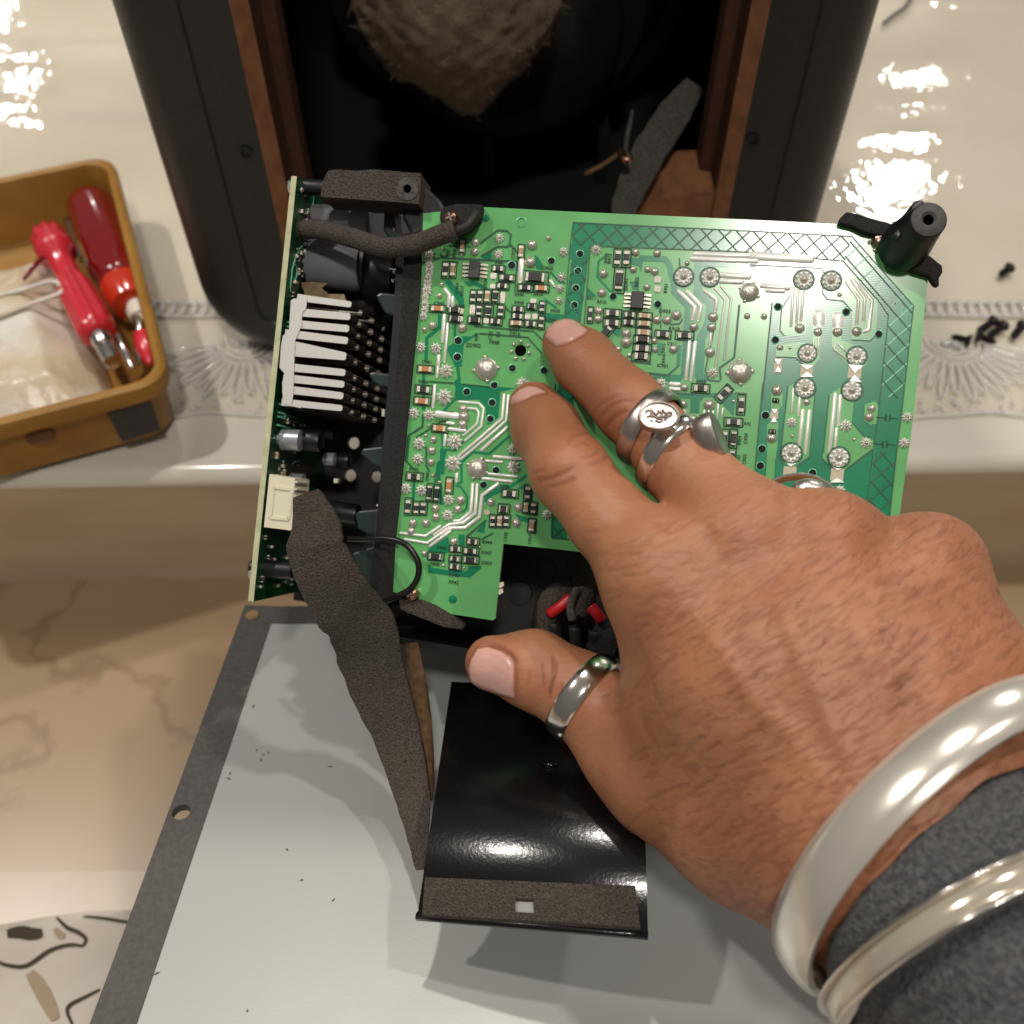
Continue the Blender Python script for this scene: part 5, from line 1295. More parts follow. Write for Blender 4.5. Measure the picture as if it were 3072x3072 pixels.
# tendons and knuckles
ridge([(2300, 1730), (2420, 2000), (2560, 2330)], 36, .0007)
ridge([(2070, 1830), (2250, 2080), (2500, 2370)], 36, .0006)
ridge([(2540, 1760), (2640, 2050), (2680, 2330)], 36, .0006)
ridge([(2800, 1830), (2830, 2080), (2770, 2350)], 40, .0005)
for (x, y, r, a) in ((2230, 1610, 95, .0010), (2500, 1610, 95, .0014), (2790, 1670, 95, .0012), (2010, 1730, 110, .0006), (1745, 1375, 60, .0006), (1880, 1210, 55, .0005)):
    disp += a * front * np.exp(-((px - x) ** 2 + (py - y) ** 2) / r ** 2)
for (x, y, r, a) in ((2370, 1640, 70, -.0012), (2640, 1650, 70, -.0014), (2120, 1700, 80, -.0008)):
    disp += a * front * np.exp(-((px - x) ** 2 + (py - y) ** 2) / r ** 2)
# veins
for P2 in ([(2150, 2250), (2300, 2150), (2420, 2200), (2600, 2150)], [(2700, 1900), (2660, 2100), (2560, 2250), (2500, 2450)], [(2350, 1850), (2400, 2000), (2360, 2150)], [(2900, 2000), (2860, 2200), (2900, 2400)]):
    ridge(catmull([Vector((*p, 0)) for p in P2], 6) and [(p.x, p.y) for p in catmull([Vector((*p, 0)) for p in P2], 6)], 26, .00024)
# creases
CRE = [([(1600, 1442), (1650, 1436), (1692, 1418), (1734, 1396)], 7, .8), ([(1640, 1462), (1690, 1452), (1730, 1432)], 6, .6), ([(1590, 1420), (1640, 1408)], 6, .5), ([(1700, 1340), (1720, 1310), (1760, 1300), (1795, 1320)], 6, .5),
       ([(1715, 1350), (1745, 1330), (1780, 1345)], 5, .5), ([(1730, 1372), (1770, 1372), (1800, 1350)], 5, .5), ([(1750, 1400), (1800, 1385), (1840, 1355)], 6, .5),
       ([(1775, 1255), (1800, 1215), (1850, 1190), (1890, 1188)], 6, .5), ([(1790, 1270), (1825, 1225), (1870, 1205), (1930, 1205)], 6, .6), ([(1810, 1290), (1845, 1250), (1890, 1232)], 7, .7), ([(1845, 1300), (1880, 1270), (1930, 1255)], 6, .5), ([(1640, 1110), (1700, 1130)], 5, .2),
       ([(1660, 1962), (1664, 2002), (1650, 2062), (1648, 2100)], 7, 1.0), ([(1629, 1985), (1627, 2020), (1632, 2070)], 6, .6), ([(1686, 2050), (1672, 2110)], 6, .6), ([(1700, 2070), (1688, 2125)], 6, .5), ([(1590, 2010), (1584, 2060)], 6, .4), ([(1652, 2120), (1660, 2160)], 6, .5),
       ([(1444, 1931), (1498, 1943), (1535, 1968), (1551, 2000)], 8, .9), ([(1551, 2000), (1548, 2050), (1552, 2090)], 6, .5),
       ([(1960, 1560), (1990, 1590), (2020, 1600)], 7, .5), ([(1890, 1880), (1930, 1960), (1960, 2060), (2000, 2160)], 10, .35), ([(2050, 2340), (2010, 2440), (2030, 2520)], 10, .3), ([(1925, 2130), (1945, 2200), (1985, 2260)], 9, .4)]
for P2, w_, a in CRE: ridge([(p.x, p.y) for p in catmull([Vector((*p, 0)) for p in P2], 6)], w_, -.00042 * a, a)
# field of fine folds on the back of the hand, running across it
rng = np.random.RandomState(3)
for k in range(190):
    x = rng.uniform(1900, 3040); y = rng.uniform(1680, 2560)
    if not (x + y > 3900 and y > 1650): continue
    a = math.radians(-32 + rng.normal(0, 9)); l = rng.uniform(25, 85); b = rng.normal(0, 8)
    ridge([(x - l * math.cos(a), y - l * math.sin(a)), (x, y + b), (x + l * math.cos(a), y + l * math.sin(a))], rng.uniform(4.5, 7), -.00019, .42)
for k in range(90):   # folds on the index root and thumb ball
    x = rng.uniform(1800, 2250); y = rng.uniform(1560, 2150); a = math.radians(-20 + rng.normal(0, 12)); l = rng.uniform(20, 60)
    ridge([(x - l * math.cos(a), y - l * math.sin(a)), (x + l * math.cos(a), y + l * math.sin(a))], 5, -.00016, .34)
for k in range(70):   # wrist
    x = rng.uniform(2150, 2950); y = rng.uniform(2350, 2760); a = math.radians(-48 + rng.normal(0, 14)); l = rng.uniform(25, 90)
    ridge([(x - l * math.cos(a), y - l * math.sin(a)), (x + l * math.cos(a), y + l * math.sin(a))], rng.uniform(5, 8), -.00022, .45)
# nails
NAILS = [[(1529, 1212), (1532, 1192), (1556, 1171), (1582, 1158), (1610, 1160), (1636, 1174), (1607, 1181), (1582, 1191), (1553, 1206)],
         [(1634, 1012), (1640, 985), (1660, 966), (1694, 955), (1722, 958), (1742, 972), (1762, 990), (1748, 1002), (1720, 1016), (1690, 1030), (1668, 1037), (1648, 1020)],
         [(1412, 1978), (1432, 1946), (1460, 1940), (1498, 1952), (1525, 1972), (1538, 1998), (1539, 2036), (1538, 2072), (1544, 2098), (1500, 2086), (1452, 2072), (1412, 2052), (1404, 2010)]]
nail = np.zeros(nv)
for N_ in NAILS:
    d, _ = seg_dist(px, py, N_ + [N_[0]])
    ins_ = np.array([inpoly(a, b, N_) if (1380 < a < 1800 and 930 < b < 2130) else False for a, b in zip(px, py)])
    s = np.where(ins_, d, -d); nv_ = np.clip(s / 5 + .5, 0, 1) * (nr[:, 2] < .25)
    disp += np.where(front > 0, (-.00025 * np.exp(-((s + 3) / 6) ** 2)) * (nr[:, 2] < .25), 0) + nv_ * .00018
    crease = np.maximum(crease, .5 * np.exp(-((s + 5) / 6) ** 2) * (nr[:, 2] < .1)); nail = np.maximum(nail, nv_)
crease *= (1 - nail)
for (x, y, r, a) in ((1745, 1380, 90, .6), (1870, 1220, 90, .5), (2050, 2000, 60, .3), (2240, 1600, 110, .5), (2500, 1600, 110, .6), (2800, 1650, 120, .4), (1640, 2020, 70, .7), (1870, 1880, 80, .35), (2060, 1900, 130, .3), (2330, 1780, 90, .4), (1560, 1960, 60, .3), (2900, 1950, 200, .5), (2350, 2650, 220, .45)):
    red = np.maximum(red, a * np.exp(-((px - x) ** 2 + (py - y) ** 2) / r ** 2))
co = co + nr * disp[:, None]
me.vertices.foreach_set('co', cam2w(co).astype(np.float32).ravel())
ca_, sa_ = math.cos(math.radians(32)), math.sin(math.radians(32))
suv = np.stack([co[:, 0] * ca_ + co[:, 1] * sa_, -co[:, 0] * sa_ + co[:, 1] * ca_, co[:, 2]], 1).astype(np.float32)
at = me.attributes.new('suv', 'FLOAT_VECTOR', 'POINT'); at.data.foreach_set('vector', suv.ravel())
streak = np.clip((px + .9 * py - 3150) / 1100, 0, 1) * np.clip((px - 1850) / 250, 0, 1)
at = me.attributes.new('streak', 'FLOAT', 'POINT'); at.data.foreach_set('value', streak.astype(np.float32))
for nm, arr in (('crease', crease), ('nail', nail), ('red', red)):
    at = me.attributes.new(nm, 'FLOAT', 'POINT'); at.data.foreach_set('value', arr.astype(np.float32))
me.update()
def skin_mat():
    m = bpy.data.materials.new('skin'); m.use_nodes = True; MATS['skin'] = m
    nt = m.node_tree; b = nt.nodes['Principled BSDF']; N = nt.nodes.new; Lk = nt.links.new
    tc = N('ShaderNodeTexCoord')
    n1 = N('ShaderNodeTexNoise'); n1.inputs['Scale'].default_value = 55; n1.inputs['Detail'].default_value = 5; Lk(tc.outputs['Object'], n1.inputs['Vector'])
    r = N('ShaderNodeValToRGB'); r.color_ramp.elements[0].position = .3; r.color_ramp.elements[1].position = .72
    r.color_ramp.elements[0].color = (*lin((148, 97, 68)), 1); r.color_ramp.elements[1].color = (*lin((174, 121, 88)), 1); Lk(n1.outputs['Fac'], r.inputs[0])
    def attr(n): a = N('ShaderNodeAttribute'); a.attribute_name = n; return a.outputs['Fac']
    def mix(fac, c1, col, k):
        mu = N('ShaderNodeMath'); mu.operation = 'MULTIPLY'; mu.inputs[1].default_value = k; Lk(fac, mu.inputs[0])
        x = N('ShaderNodeMixRGB'); x.inputs[2].default_value = (*lin(col), 1); Lk(mu.outputs[0], x.inputs[0]); Lk(c1, x.inputs[1]); return x.outputs[0]
    c = mix(attr('red'), r.outputs[0], (158, 92, 66), .5)
    n2 = N('ShaderNodeTexNoise'); n2.inputs['Scale'].default_value = 420; n2.inputs['Detail'].default_value = 3; Lk(tc.outputs['Object'], n2.inputs['Vector'])
    r2 = N('ShaderNodeValToRGB'); r2.color_ramp.elements[0].position = .55; r2.color_ramp.elements[1].position = .75; Lk(n2.outputs['Fac'], r2.inputs[0])
    c = mix(r2.outputs[0], c, (150, 88, 62), .35)
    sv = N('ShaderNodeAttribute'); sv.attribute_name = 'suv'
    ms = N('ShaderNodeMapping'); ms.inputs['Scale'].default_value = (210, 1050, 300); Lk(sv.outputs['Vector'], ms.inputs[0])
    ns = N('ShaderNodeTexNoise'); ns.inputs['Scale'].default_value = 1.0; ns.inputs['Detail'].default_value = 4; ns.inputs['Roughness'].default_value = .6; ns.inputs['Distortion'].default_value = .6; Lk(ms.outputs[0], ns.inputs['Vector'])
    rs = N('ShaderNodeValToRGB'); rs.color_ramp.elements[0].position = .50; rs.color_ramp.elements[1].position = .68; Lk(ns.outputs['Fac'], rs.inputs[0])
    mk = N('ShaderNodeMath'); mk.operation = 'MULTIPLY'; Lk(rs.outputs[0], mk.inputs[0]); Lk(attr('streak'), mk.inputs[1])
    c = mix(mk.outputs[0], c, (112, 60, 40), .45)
    n4 = N('ShaderNodeTexNoise'); n4.inputs['Scale'].default_value = 22; n4.inputs['Detail'].default_value = 3; Lk(tc.outputs['Object'], n4.inputs['Vector'])
    r4 = N('ShaderNodeValToRGB'); r4.color_ramp.elements[0].position = .45; r4.color_ramp.elements[1].position = .7; Lk(n4.outputs['Fac'], r4.inputs[0])
    c = mix(r4.outputs[0], c, (170, 102, 78), .15)
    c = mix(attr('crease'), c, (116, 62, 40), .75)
    c = mix(attr('nail'), c, (202, 158, 148), .95)
    Lk(c, b.inputs['Base Color'])
    b.inputs['Subsurface Weight'].default_value = .25; b.inputs['Subsurface Radius'].default_value = (.0030, .0011, .0006); b.inputs['Subsurface Scale'].default_value = 1
    ro = N('ShaderNodeMapRange'); ro.inputs['To Min'].default_value = .48; ro.inputs['To Max'].default_value = .20; Lk(attr('nail'), ro.inputs[0]); Lk(ro.outputs[0], b.inputs['Roughness'])
    b.inputs['Specular IOR Level'].default_value = .42
    mp = N('ShaderNodeMapping'); mp.inputs['Rotation'].default_value = (0, 0, math.radians(-35)); mp.inputs['Scale'].default_value = (.4, 1.6, 1.6); Lk(tc.outputs['Object'], mp.inputs[0])
    v1 = N('ShaderNodeTexVoronoi'); v1.feature = 'DISTANCE_TO_EDGE'; v1.inputs['Scale'].default_value = 900; Lk(mp.outputs[0], v1.inputs['Vector'])
    n3 = N('ShaderNodeTexNoise'); n3.inputs['Scale'].default_value = 380; n3.inputs['Detail'].default_value = 4; Lk(mp.outputs[0], n3.inputs['Vector'])
    bs = N('ShaderNodeBump'); bs.invert = True; bs.inputs['Strength'].default_value = .4; bs.inputs['Distance'].default_value = .0005; Lk(mk.outputs[0], bs.inputs['Height'])
    bp = N('ShaderNodeBump'); bp.inputs['Strength'].default_value = .45; bp.inputs['Distance'].default_value = .0004; Lk(bs.outputs[0], bp.inputs['Normal']); Lk(n3.outputs['Fac'], bp.inputs['Height'])
    b2 = N('ShaderNodeBump'); b2.inputs['Strength'].default_value = .12; b2.inputs['Distance'].default_value = .0003; Lk(v1.outputs['Distance'], b2.inputs['Height']); Lk(bp.outputs[0], b2.inputs['Normal'])
    Lk(b2.outputs[0], b.inputs['Normal'])
skin_mat()
me.materials.clear()
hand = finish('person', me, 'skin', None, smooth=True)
tag(hand, 'hand of a person in a grey sleeve pressing two fingers on the green board', 'person')
HW = WM[hand]
bvh = BVHTree.FromObject(hand, bpy.context.evaluated_depsgraph_get()) if False else None
bmh = bmesh.new(); bmh.from_mesh(hand.data); bmh.transform(HW); bvh = BVHTree.FromBMesh(bmh); bmh.free()
def hit(px_, py_):
    d = pdir(px_, py_).normalized(); r = bvh.ray_cast(CAM, d); return r[0], r[1]
# hair
bm = bmesh.new()
zones = [((2150, 2950, 1750, 2450), 1100), ((2600, 3070, 1750, 2300), 1500), ((2200, 2950, 2250, 2750), 1500), ((1900, 2200, 1700, 2250), 60)]
for (x0, x1, y0, y1), n_ in zones:
    for k in range(n_):
        x = random.uniform(x0, x1); y = random.uniform(y0, y1)
        if random.random() > (x - 1700) / 1200: continue
        p, nn = hit(x, y)
        if p is None: continue
        a = math.radians(random.gauss(205, 28) + (20 if y > 2300 else 0))      # lie back towards the outer side
        t = (RT * -math.cos(a) + UP * -math.sin(a)); t = (t - nn * t.dot(nn)).normalized(); t2 = nn.cross(t)
        l = random.uniform(.003, .0085); cv = random.uniform(-.6, .6); wd = random.uniform(.00006, .00011)
        pr = None; prev = None
        for i in range(5):
            s = i / 4; c = p + t * (l * s) + t2 * (cv * l * s * s) + nn * (.0002 + .0011 * math.sin(s * 2.2) * (l / .006))
            ww = wd * (1 - .8 * s); a1 = bm.verts.new(c - t2 * ww); b1 = bm.verts.new(c + t2 * ww)
            if pr: bm.faces.new([pr[0], pr[1], b1, a1])
            pr = (a1, b1)
# stubble of hairs standing off the outer edge of the hand
for k in range(260):
    y = random.uniform(1640, 2010)
    xe = None
    for x in range(3140, 2600, -8):
        p, nn = hit(x, y)
        if p is not None: xe = x; break
    if xe is None: continue
    p, nn = hit(xe - random.uniform(2, 30), y)
    if p is None: continue
    t = (nn + UP * random.uniform(-.7, .5) + RT * random.uniform(-.2, .8)).normalized(); l = random.uniform(.0015, .0050); e = Vector((random.uniform(-1, 1), random.uniform(-1, 1), random.uniform(-1, 1))) * .0012
    s_ = t.cross(FW).normalized() * .00009
    m_ = p + t * l * .55 + e * .4; en = p + t * l + e
    a = [bm.verts.new(p - s_), bm.verts.new(p + s_), bm.verts.new(m_ + s_), bm.verts.new(m_ - s_), bm.verts.new(en)]
    bm.faces.new([a[0], a[1], a[2], a[3]]); bm.faces.new([a[3], a[2], a[4]])
o = finish('arm_hair', bm_me(bm), 'hair', hand); o['kind'] = 'stuff'

# ------------------------------------------------------------------ sleeve
A_, B_ = Vector(cam2w(cc(*PALM[4][0][:3])).tolist()), Vector(cam2w(cc(*PALM[4][1][:3])).tolist())
axf = (Vector(cam2w(cc(*PALM[4][2][:3])).tolist()) - A_)
fdir = axf.normalized()
E1 = (RT * -.702 - UP * .713); E1 = (E1 - fdir * E1.dot(fdir)).normalized()     # across the arm, towards lower left of the picture
E2 = fdir.cross(E1).normalized()
if E2.dot(FW) > 0: E2 = -E2                                                     # towards the camera
def armpt(px_along):   # centre on the arm axis whose image lies px_along pixels from the wrist centre
    lo, hi = 0.0, 1.6
    for _ in range(40):
        m_ = (lo + hi) / 2; w_ = A_ + axf * m_; x, y, z = project(w_)
        if (x - 2600) * .713 + (y - 2480) * .702 < px_along: lo = m_
        else: hi = m_
    return A_ + axf * lo, lo
def arm_r(c):   # surface radius in px -> metres near centre c
    x, y, z = project(c); al = (x - 2600) * .713 + (y - 2480) * .702
    return (362 + al * .055) * z / F
def reach(c_, d_):
    g = bvh.ray_cast(c_ + d_ * .12, -d_); return .12 - g[3] if g[0] is not None else None
bm = bmesh.new(); NS, NA = 46, 96; rows = []; RAD = np.zeros((NS + 1, NA)); cens = []
for i in range(NS + 1):
    al = 262 + (1000 - 262) * i / NS
    c, _ = armpt(al); cens.append(c); r = arm_r(c)
    for k in range(NA):
        a = 2 * math.pi * k / NA; d = E1 * math.cos(a) + E2 * math.sin(a)
        g = reach(c, d) if al < 620 else None
        RAD[i, k] = g if (g and g > .4 * r) else (RAD[i - 1, k] if i else r)
for _ in range(12): RAD = (np.roll(RAD, 1, 1) + 2 * RAD + np.roll(RAD, -1, 1)) / 4
for _ in range(6):
    R2 = RAD.copy(); R2[1:-1] = (RAD[:-2] + 2 * RAD[1:-1] + RAD[2:]) / 4; RAD = R2
for i in range(NS + 1):
    c = cens[i]; row = []
    for k in range(NA):
        a = 2 * math.pi * k / NA
        e = RAD[i, k] + .0010 + .0014 * min(1, i / 5) + .0016 * noise.noise(Vector((math.cos(a) * 2.5, math.sin(a) * 2.5, i * .22))) * min(1, i / 8)
        row.append(bm.verts.new(c + (E1 * math.cos(a) + E2 * math.sin(a)) * e + fdir * (.0012 * noise.noise(Vector((k * .15, 3, 0))) if i == 0 else 0)))
    rows.append(row)
for i in range(NS):
    for k in range(NA):
        f = bm.faces.new([rows[i][k], rows[i][(k + 1) % NA], rows[i + 1][(k + 1) % NA], rows[i + 1][k]]); f.smooth = True
inn = [bm.verts.new(v.co - (v.co - cens[0]) * .05 + fdir * .002) for v in rows[0]]
for k in range(NA): bm.faces.new([rows[0][k], inn[k], inn[(k + 1) % NA], rows[0][(k + 1) % NA]])
fixn(bm); sl = finish('sleeve', bm_me(bm), 'knit_grey', hand); sl['label'] = 'grey knitted sleeve cuff'

# ------------------------------------------------------------------ rings and bangles
def band(name, c, axis, e1, r1, r2, width, thick, m, parent=None, crown=.5, seg=72, bumps=None):
    axis = axis.normalized(); e1 = (e1 - axis * e1.dot(axis)).normalized(); e2 = axis.cross(e1)
    prof = []
    for k in range(9):
        t = -1 + 2 * k / 8; prof.append((t * width / 2, thick * (.45 + .55 * (1 - abs(t) ** 2.2) ** crown)))
    prof += [(width / 2 * .96, 0), (0, -.0002), (-width / 2 * .96, 0)]
    bm = bmesh.new(); rg = []
    for k in range(seg):
        a = 2 * math.pi * k / seg; d = e1 * math.cos(a) * r1 + e2 * math.sin(a) * r2; n_ = (e1 * math.cos(a) / r1 + e2 * math.sin(a) / r2).normalized()
        rg.append([bm.verts.new(c + d + n_ * t_ + axis * w_) for w_, t_ in prof])
    n_ = len(prof)
    for k in range(seg):
        for j in range(n_):
            f = bm.faces.new([rg[k][j], rg[(k + 1) % seg][j], rg[(k + 1) % seg][(j + 1) % n_], rg[k][(j + 1) % n_]]); f.smooth = True
    fixn(bm); me = bm_me(bm); me.set_sharp_from_angle(angle=math.radians(45))
    return finish(name, me, m, parent)
def wpt(t): return Vector(cam2w(cc(*t[:3])).tolist())
# middle finger rings
a0, a1 = wpt(MID[2]), wpt(MID[3]); fd = (a1 - a0).normalized()
def fing(chain_, px_, py_):
    """centre and radius on a finger chain nearest a pixel"""
    best = None
    for a, b in zip(chain_[:-1], chain_[1:]):
        for k in range(21):
            t = k / 20; x = a[0] + (b[0] - a[0]) * t; y = a[1] + (b[1] - a[1]) * t; d = a[2] + (b[2] - a[2]) * t; r = a[3] + (b[3] - a[3]) * t
            q_ = (x - px_) ** 2 + (y - py_) ** 2
            if best is None or q_ < best[0]: best = (q_, P(x, y, d), r * d / F, (wpt(b) - wpt(a)).normalized())
    return best[1:]
toc = -FW
c, r, d = fing(MID, 1935, 1295)
sg = thing('signet_ring', 'silver signet ring with engraved oval face, nearer the fingertip on the middle finger', 'ring', c)
band('band', c, (d + RT * .10 + UP * .22).normalized(), toc, r * 1.03, r * 1.05, .0046, .0011, 'silver_worn', sg)
fn = (toc * .93 + UP * .30 + RT * .12).normalized()
fc = P(1978, 1246, .2285)
fx = (RT * .97 + UP * .06); fx = (fx - fn * fx.dot(fn)).normalized()
bm = bmesh.new(); kx = .2285 / F
add_lathe(bm, fc - fn * .0022, fn, [(46 * kx, -.0022), (56 * kx, 0), (64 * kx, .0012), (65 * kx, .0020), (63 * kx, .0024), (56 * kx, .0025), (54 * kx, .0021), (.2 * kx, .0020)], 48, u=fx, sy=.72)
fixn(bm); me = bm_me(bm); me.polygons.foreach_set('use_smooth', [True] * len(me.polygons)); me.set_sharp_from_angle(angle=math.radians(30)); face = finish('face', me, 'silver_worn', sg)
fy_ = fn.cross(fx)
eng = [[(-36, 8), (-28, 16), (-18, 10), (-24, 2)], [(-20, 18), (-8, 2), (0, 14)], [(-2, 16), (8, 4), (4, -4)], [(10, 18), (18, 6), (28, 10), (36, 6)], [(-34, -4), (-20, -2), (-8, -6), (6, -4), (22, -6), (34, 2)], [(-12, -14), (-4, -20), (6, -18), (4, -10), (-6, -10)], [(14, 2), (24, -2), (30, 4)], [(-26, -14), (-18, -18)], [(12, -14), (20, -12)]]
for ln in eng:
    tube('engraving', [fc + fx * x * kx * 1.15 + fy_ * y * kx * 1.05 - fn * .0001 for x, y in ln], .00028, 'silver_dark', face, 6, 4)
c, r, d = fing(MID, 2003, 1368)
br = thing('bezel_ring', 'silver band ring with a thick setting turned to the side of the middle finger', 'ring', c)
band('band', c, (d + RT * .05 + UP * .15).normalized(), toc, r * 1.08, r * 1.08, .0042, .0010, 'silver', br)
bc = P(2130, 1318, .2325); bn_ = (RT * .80 + UP * .30 + toc * .45).normalized(); k2 = .2325 / F
bl_ = (UP * .80 - RT * .36); bl_ = (bl_ - bn_ * bl_.dot(bn_)).normalized()
bm = bmesh.new(); add_lathe(bm, bc - bn_ * .0018, bn_, [(60 * k2, -.0010), (76 * k2, .0002), (80 * k2, .0014), (80 * k2, .0034), (76 * k2, .0042), (66 * k2, .0044), (1 * k2, .0040)], 40, u=bl_, sy=.62)
fixn(bm); me = bm_me(bm); me.polygons.foreach_set('use_smooth', [True] * len(me.polygons)); me.set_sharp_from_angle(angle=math.radians(40)); finish('setting', me, 'silver_worn', br)
# ring-finger ring: loop and domed head showing over the knuckle
rc = P(2395, 1560, .2330)
rr = thing('domed_ring', 'silver ring with domed head peeking over the bent ring finger knuckle', 'ring', rc)
e1 = UP; axr = (FW * .80 - UP * .45 + RT * .2).normalized()
band('band', rc, axr, UP, .0112, .0104, .0028, .0009, 'silver', rr)
hc = P(2462, 1462, .2310); hn = (UP * .70 + RT * .25 + toc * .62).normalized(); kh = .2310 / F
hx = (RT * .9 - UP * .35); hx = (hx - hn * hx.dot(hn)).normalized()
bm = bmesh.new(); add_lathe(bm, hc - hn * .0026, hn, [(70 * kh, -.0004), (76 * kh, .0004), (74 * kh, .0012), (60 * kh, .0024), (36 * kh, .0032), (10 * kh, .0035), (1 * kh, .0035)], 40, u=hx, sy=.62)
fixn(bm); finish('head', bm_me(bm), 'silver_worn', rr, smooth=True)
# thumb ring
c, r, d = fing(THB, 1750, 2098)
tr = band('thumb_ring', c, (d + UP * .12 + RT * .10).normalized(), toc, r * 1.045, r * 1.045, .0056, .0014, 'silver', None)
tag(tr, 'plain polished silver band ring on the thumb', 'ring')
# bangles
c, t = armpt(172); r = arm_r(c)
def reach(c_, d_):
    g = bvh.ray_cast(c_ + d_ * .12, -d_); return .12 - g[3] if g[0] is not None else None
def fit(c_, marg):
    ra, rb, rc_, rd = [max(filter(None, [reach(c_ + fdir * k * .005, s * e) for k in (-1, 0, 1)]), default=arm_r(c_)) for e, s in ((E1, 1), (E1, -1), (E2, 1), (E2, -1))]
    return c_ + E1 * (ra - rb) / 2 + E2 * (rc_ - rd) / 2, (ra + rb) / 2 + marg, (rc_ + rd) / 2 + marg
cB, r1_, r2_ = fit(c, .0012)
b1 = band('silver_bangle', cB, (fdir + E2 * .06).normalized(), E1, r1_ + .0004, r2_, .0106, .0028, 'bangle_pearl', None, crown=.6, seg=110)
tag(b1, 'broad pearly silver bangle on the wrist just in front of the grey cuff', 'bangle')
c, t = armpt(500); _, rA, rB = fit(c, .0); rA = max(rA, arm_r(c)) + .0030; rB = max(rB, arm_r(c) / 1.1) + .0030; r = rA / 1.16; KR = rA / rB
ax2 = (fdir + E1 * .22).normalized()
gb = thing('clear_bangle', 'narrow clear bangle with gold flecks worn over the grey sleeve', 'bangle', c)
mat('bangle_clear', (214, 204, 186), .12, .55, alpha=.85)
band('rim', c, ax2, E1, r * 1.16, r * 1.16 / KR, .0050, .0022, 'bangle_clear', gb, crown=.5, seg=110)
for s in (-1, 1):
    band('edge_wire', c + ax2 * s * .0026, ax2, E1, r * 1.165, r * 1.165 / KR, .0010, .0028, 'silver', gb, crown=.5, seg=110)
e1_ = (E1 - ax2 * E1.dot(ax2)).normalized(); e2_ = ax2.cross(e1_)
if e2_.dot(E2) < 0: e2_ = -e2_
for a in (.95, 1.25, 1.6, 2.1):
    bm = bmesh.new(); bmesh.ops.create_icosphere(bm, subdivisions=2, radius=.0011, matrix=Matrix.Translation(c + e1_ * math.cos(a) * r * 1.185 + e2_ * math.sin(a) * r * 1.185 / KR))
    finish('gold_fleck', bm_me(bm), 'gold_bead', gb, smooth=True)

# ================================================================== TOOL BOX
HB = 0.037
ba = Vector((-.362, .932, 0)); bb = Vector((-.932, -.362, 0)); bc0 = Vector((-.1425, .3010, LEDGE + .0022))
BL_, BW_ = .172, .150
box = thing('tool_tray', 'amber plastic tray holding screwdrivers on the ledge beside the speaker', 'tray', bc0 + ba * BL_ / 2 + bb * BW_ / 2)
def brect(ins, z, rad, m_=7):
    pts_ = []
    x0, x1, y0, y1 = ins, BW_ - ins, ins, BL_ - ins
    for (cx, cy, a0) in ((x1 - rad, y1 - rad, 0), (x0 + rad, y1 - rad, 90), (x0 + rad, y0 + rad, 180), (x1 - rad, y0 + rad, 270)):
        for k in range(m_ + 1):
            a = math.radians(a0 + 90 * k / m_); pts_.append(bc0 + bb * (cx + rad * math.cos(a)) + ba * (cy + rad * math.sin(a)) + Vector((0, 0, z)))
    return pts_
loft('shell', [brect(.040, 0, .006), brect(.008, 0, .010), brect(.0055, .002, .012), brect(.0025, HB - .010, .012), brect(.0, HB - .009, .013), brect(-.0006, HB - .004, .013), brect(.0, HB - .001, .013), brect(.0018, HB, .012), brect(.0042, HB - .001, .011),
               brect(.0050, HB - .004, .011), brect(.0056, HB - .012, .010), brect(.0085, .0035, .009), brect(.011, .002, .007), brect(.05, .002, .005)], 'box_amber', box)
def onfront(px_, py_, ins=0.0):   # pixel on the tray's front wall plane
    return onplane(px_, py_, bc0 + ba * ins, ba)
tq = [(318, 1232), (450, 1200), (482, 1286), (365, 1322)]
prism('tape_patch', [onfront(*p, .0020) - ba * .0008 for p in tq], ba * .0006, 'tape_grey', box)
pc = onfront(122, 1308, .0025); bm = bmesh.new(); add_lathe(bm, pc, -ba, [(.0062, -.001), (.0058, .0006), (.0050, .0009), (.0042, .0003), (.0004, .0004)], 24, u=bb, sy=.62); fixn(bm); finish('moulded_boss', bm_me(bm), 'box_gate', box)
# contents, placed on planes inside the tray
ZI = LEDGE + .0022 + .016
def onin(px_, py_, dz=0.0): return onz(px_, py_, ZI + dz)
# big red screwdriver
sd = thing('screwdriver', 'thick red translucent screwdriver handle against the tray side', 'screwdriver', onin(345, 780))
a, b = onin(262, 600, .004), onin(372, 862, .006); ax_ = (b - a).normalized(); L_ = (b - a).length
bm = bmesh.new(); NR = 36; rings = []
u_ = ax_.orthogonal().normalized(); v_ = ax_.cross(u_)
for t, r in ((0, .003), (.02, .0080), (.07, .0112), (.16, .0128), (.5, .0134), (.8, .0128), (.86, .0108), (.9, .0104), (1, .0108)):
    rings.append([bm.verts.new(a + ax_ * L_ * t + (u_ * math.cos(2 * math.pi * k / NR) + v_ * math.sin(2 * math.pi * k / NR)) * r * (1 - (.09 * (1 + math.cos(6 * 2 * math.pi * k / NR)) / 2 if .1 < t < .83 else 0))) for k in range(NR)])
for i in range(len(rings) - 1):
    for k in range(NR): bm.faces.new([rings[i][k], rings[i][(k + 1) % NR], rings[i + 1][(k + 1) % NR], rings[i + 1][k]]).smooth = True
bm.faces.new(rings[0]); bm.faces.new(rings[-1]); fixn(bm); finish('handle', bm_me(bm), 'red_handle', sd)
lathe('collar', b - ax_ * .001, ax_, [(.0104, 0), (.0112, .001), (.0108, .009), (.0084, .015), (.005, .016)], 'red_orange', sd, 24, True)
tube('blade', [b + ax_ * .012, b + ax_ * .030 , onin(418, 1105, .0)], .0022, 'steel', sd, 12)
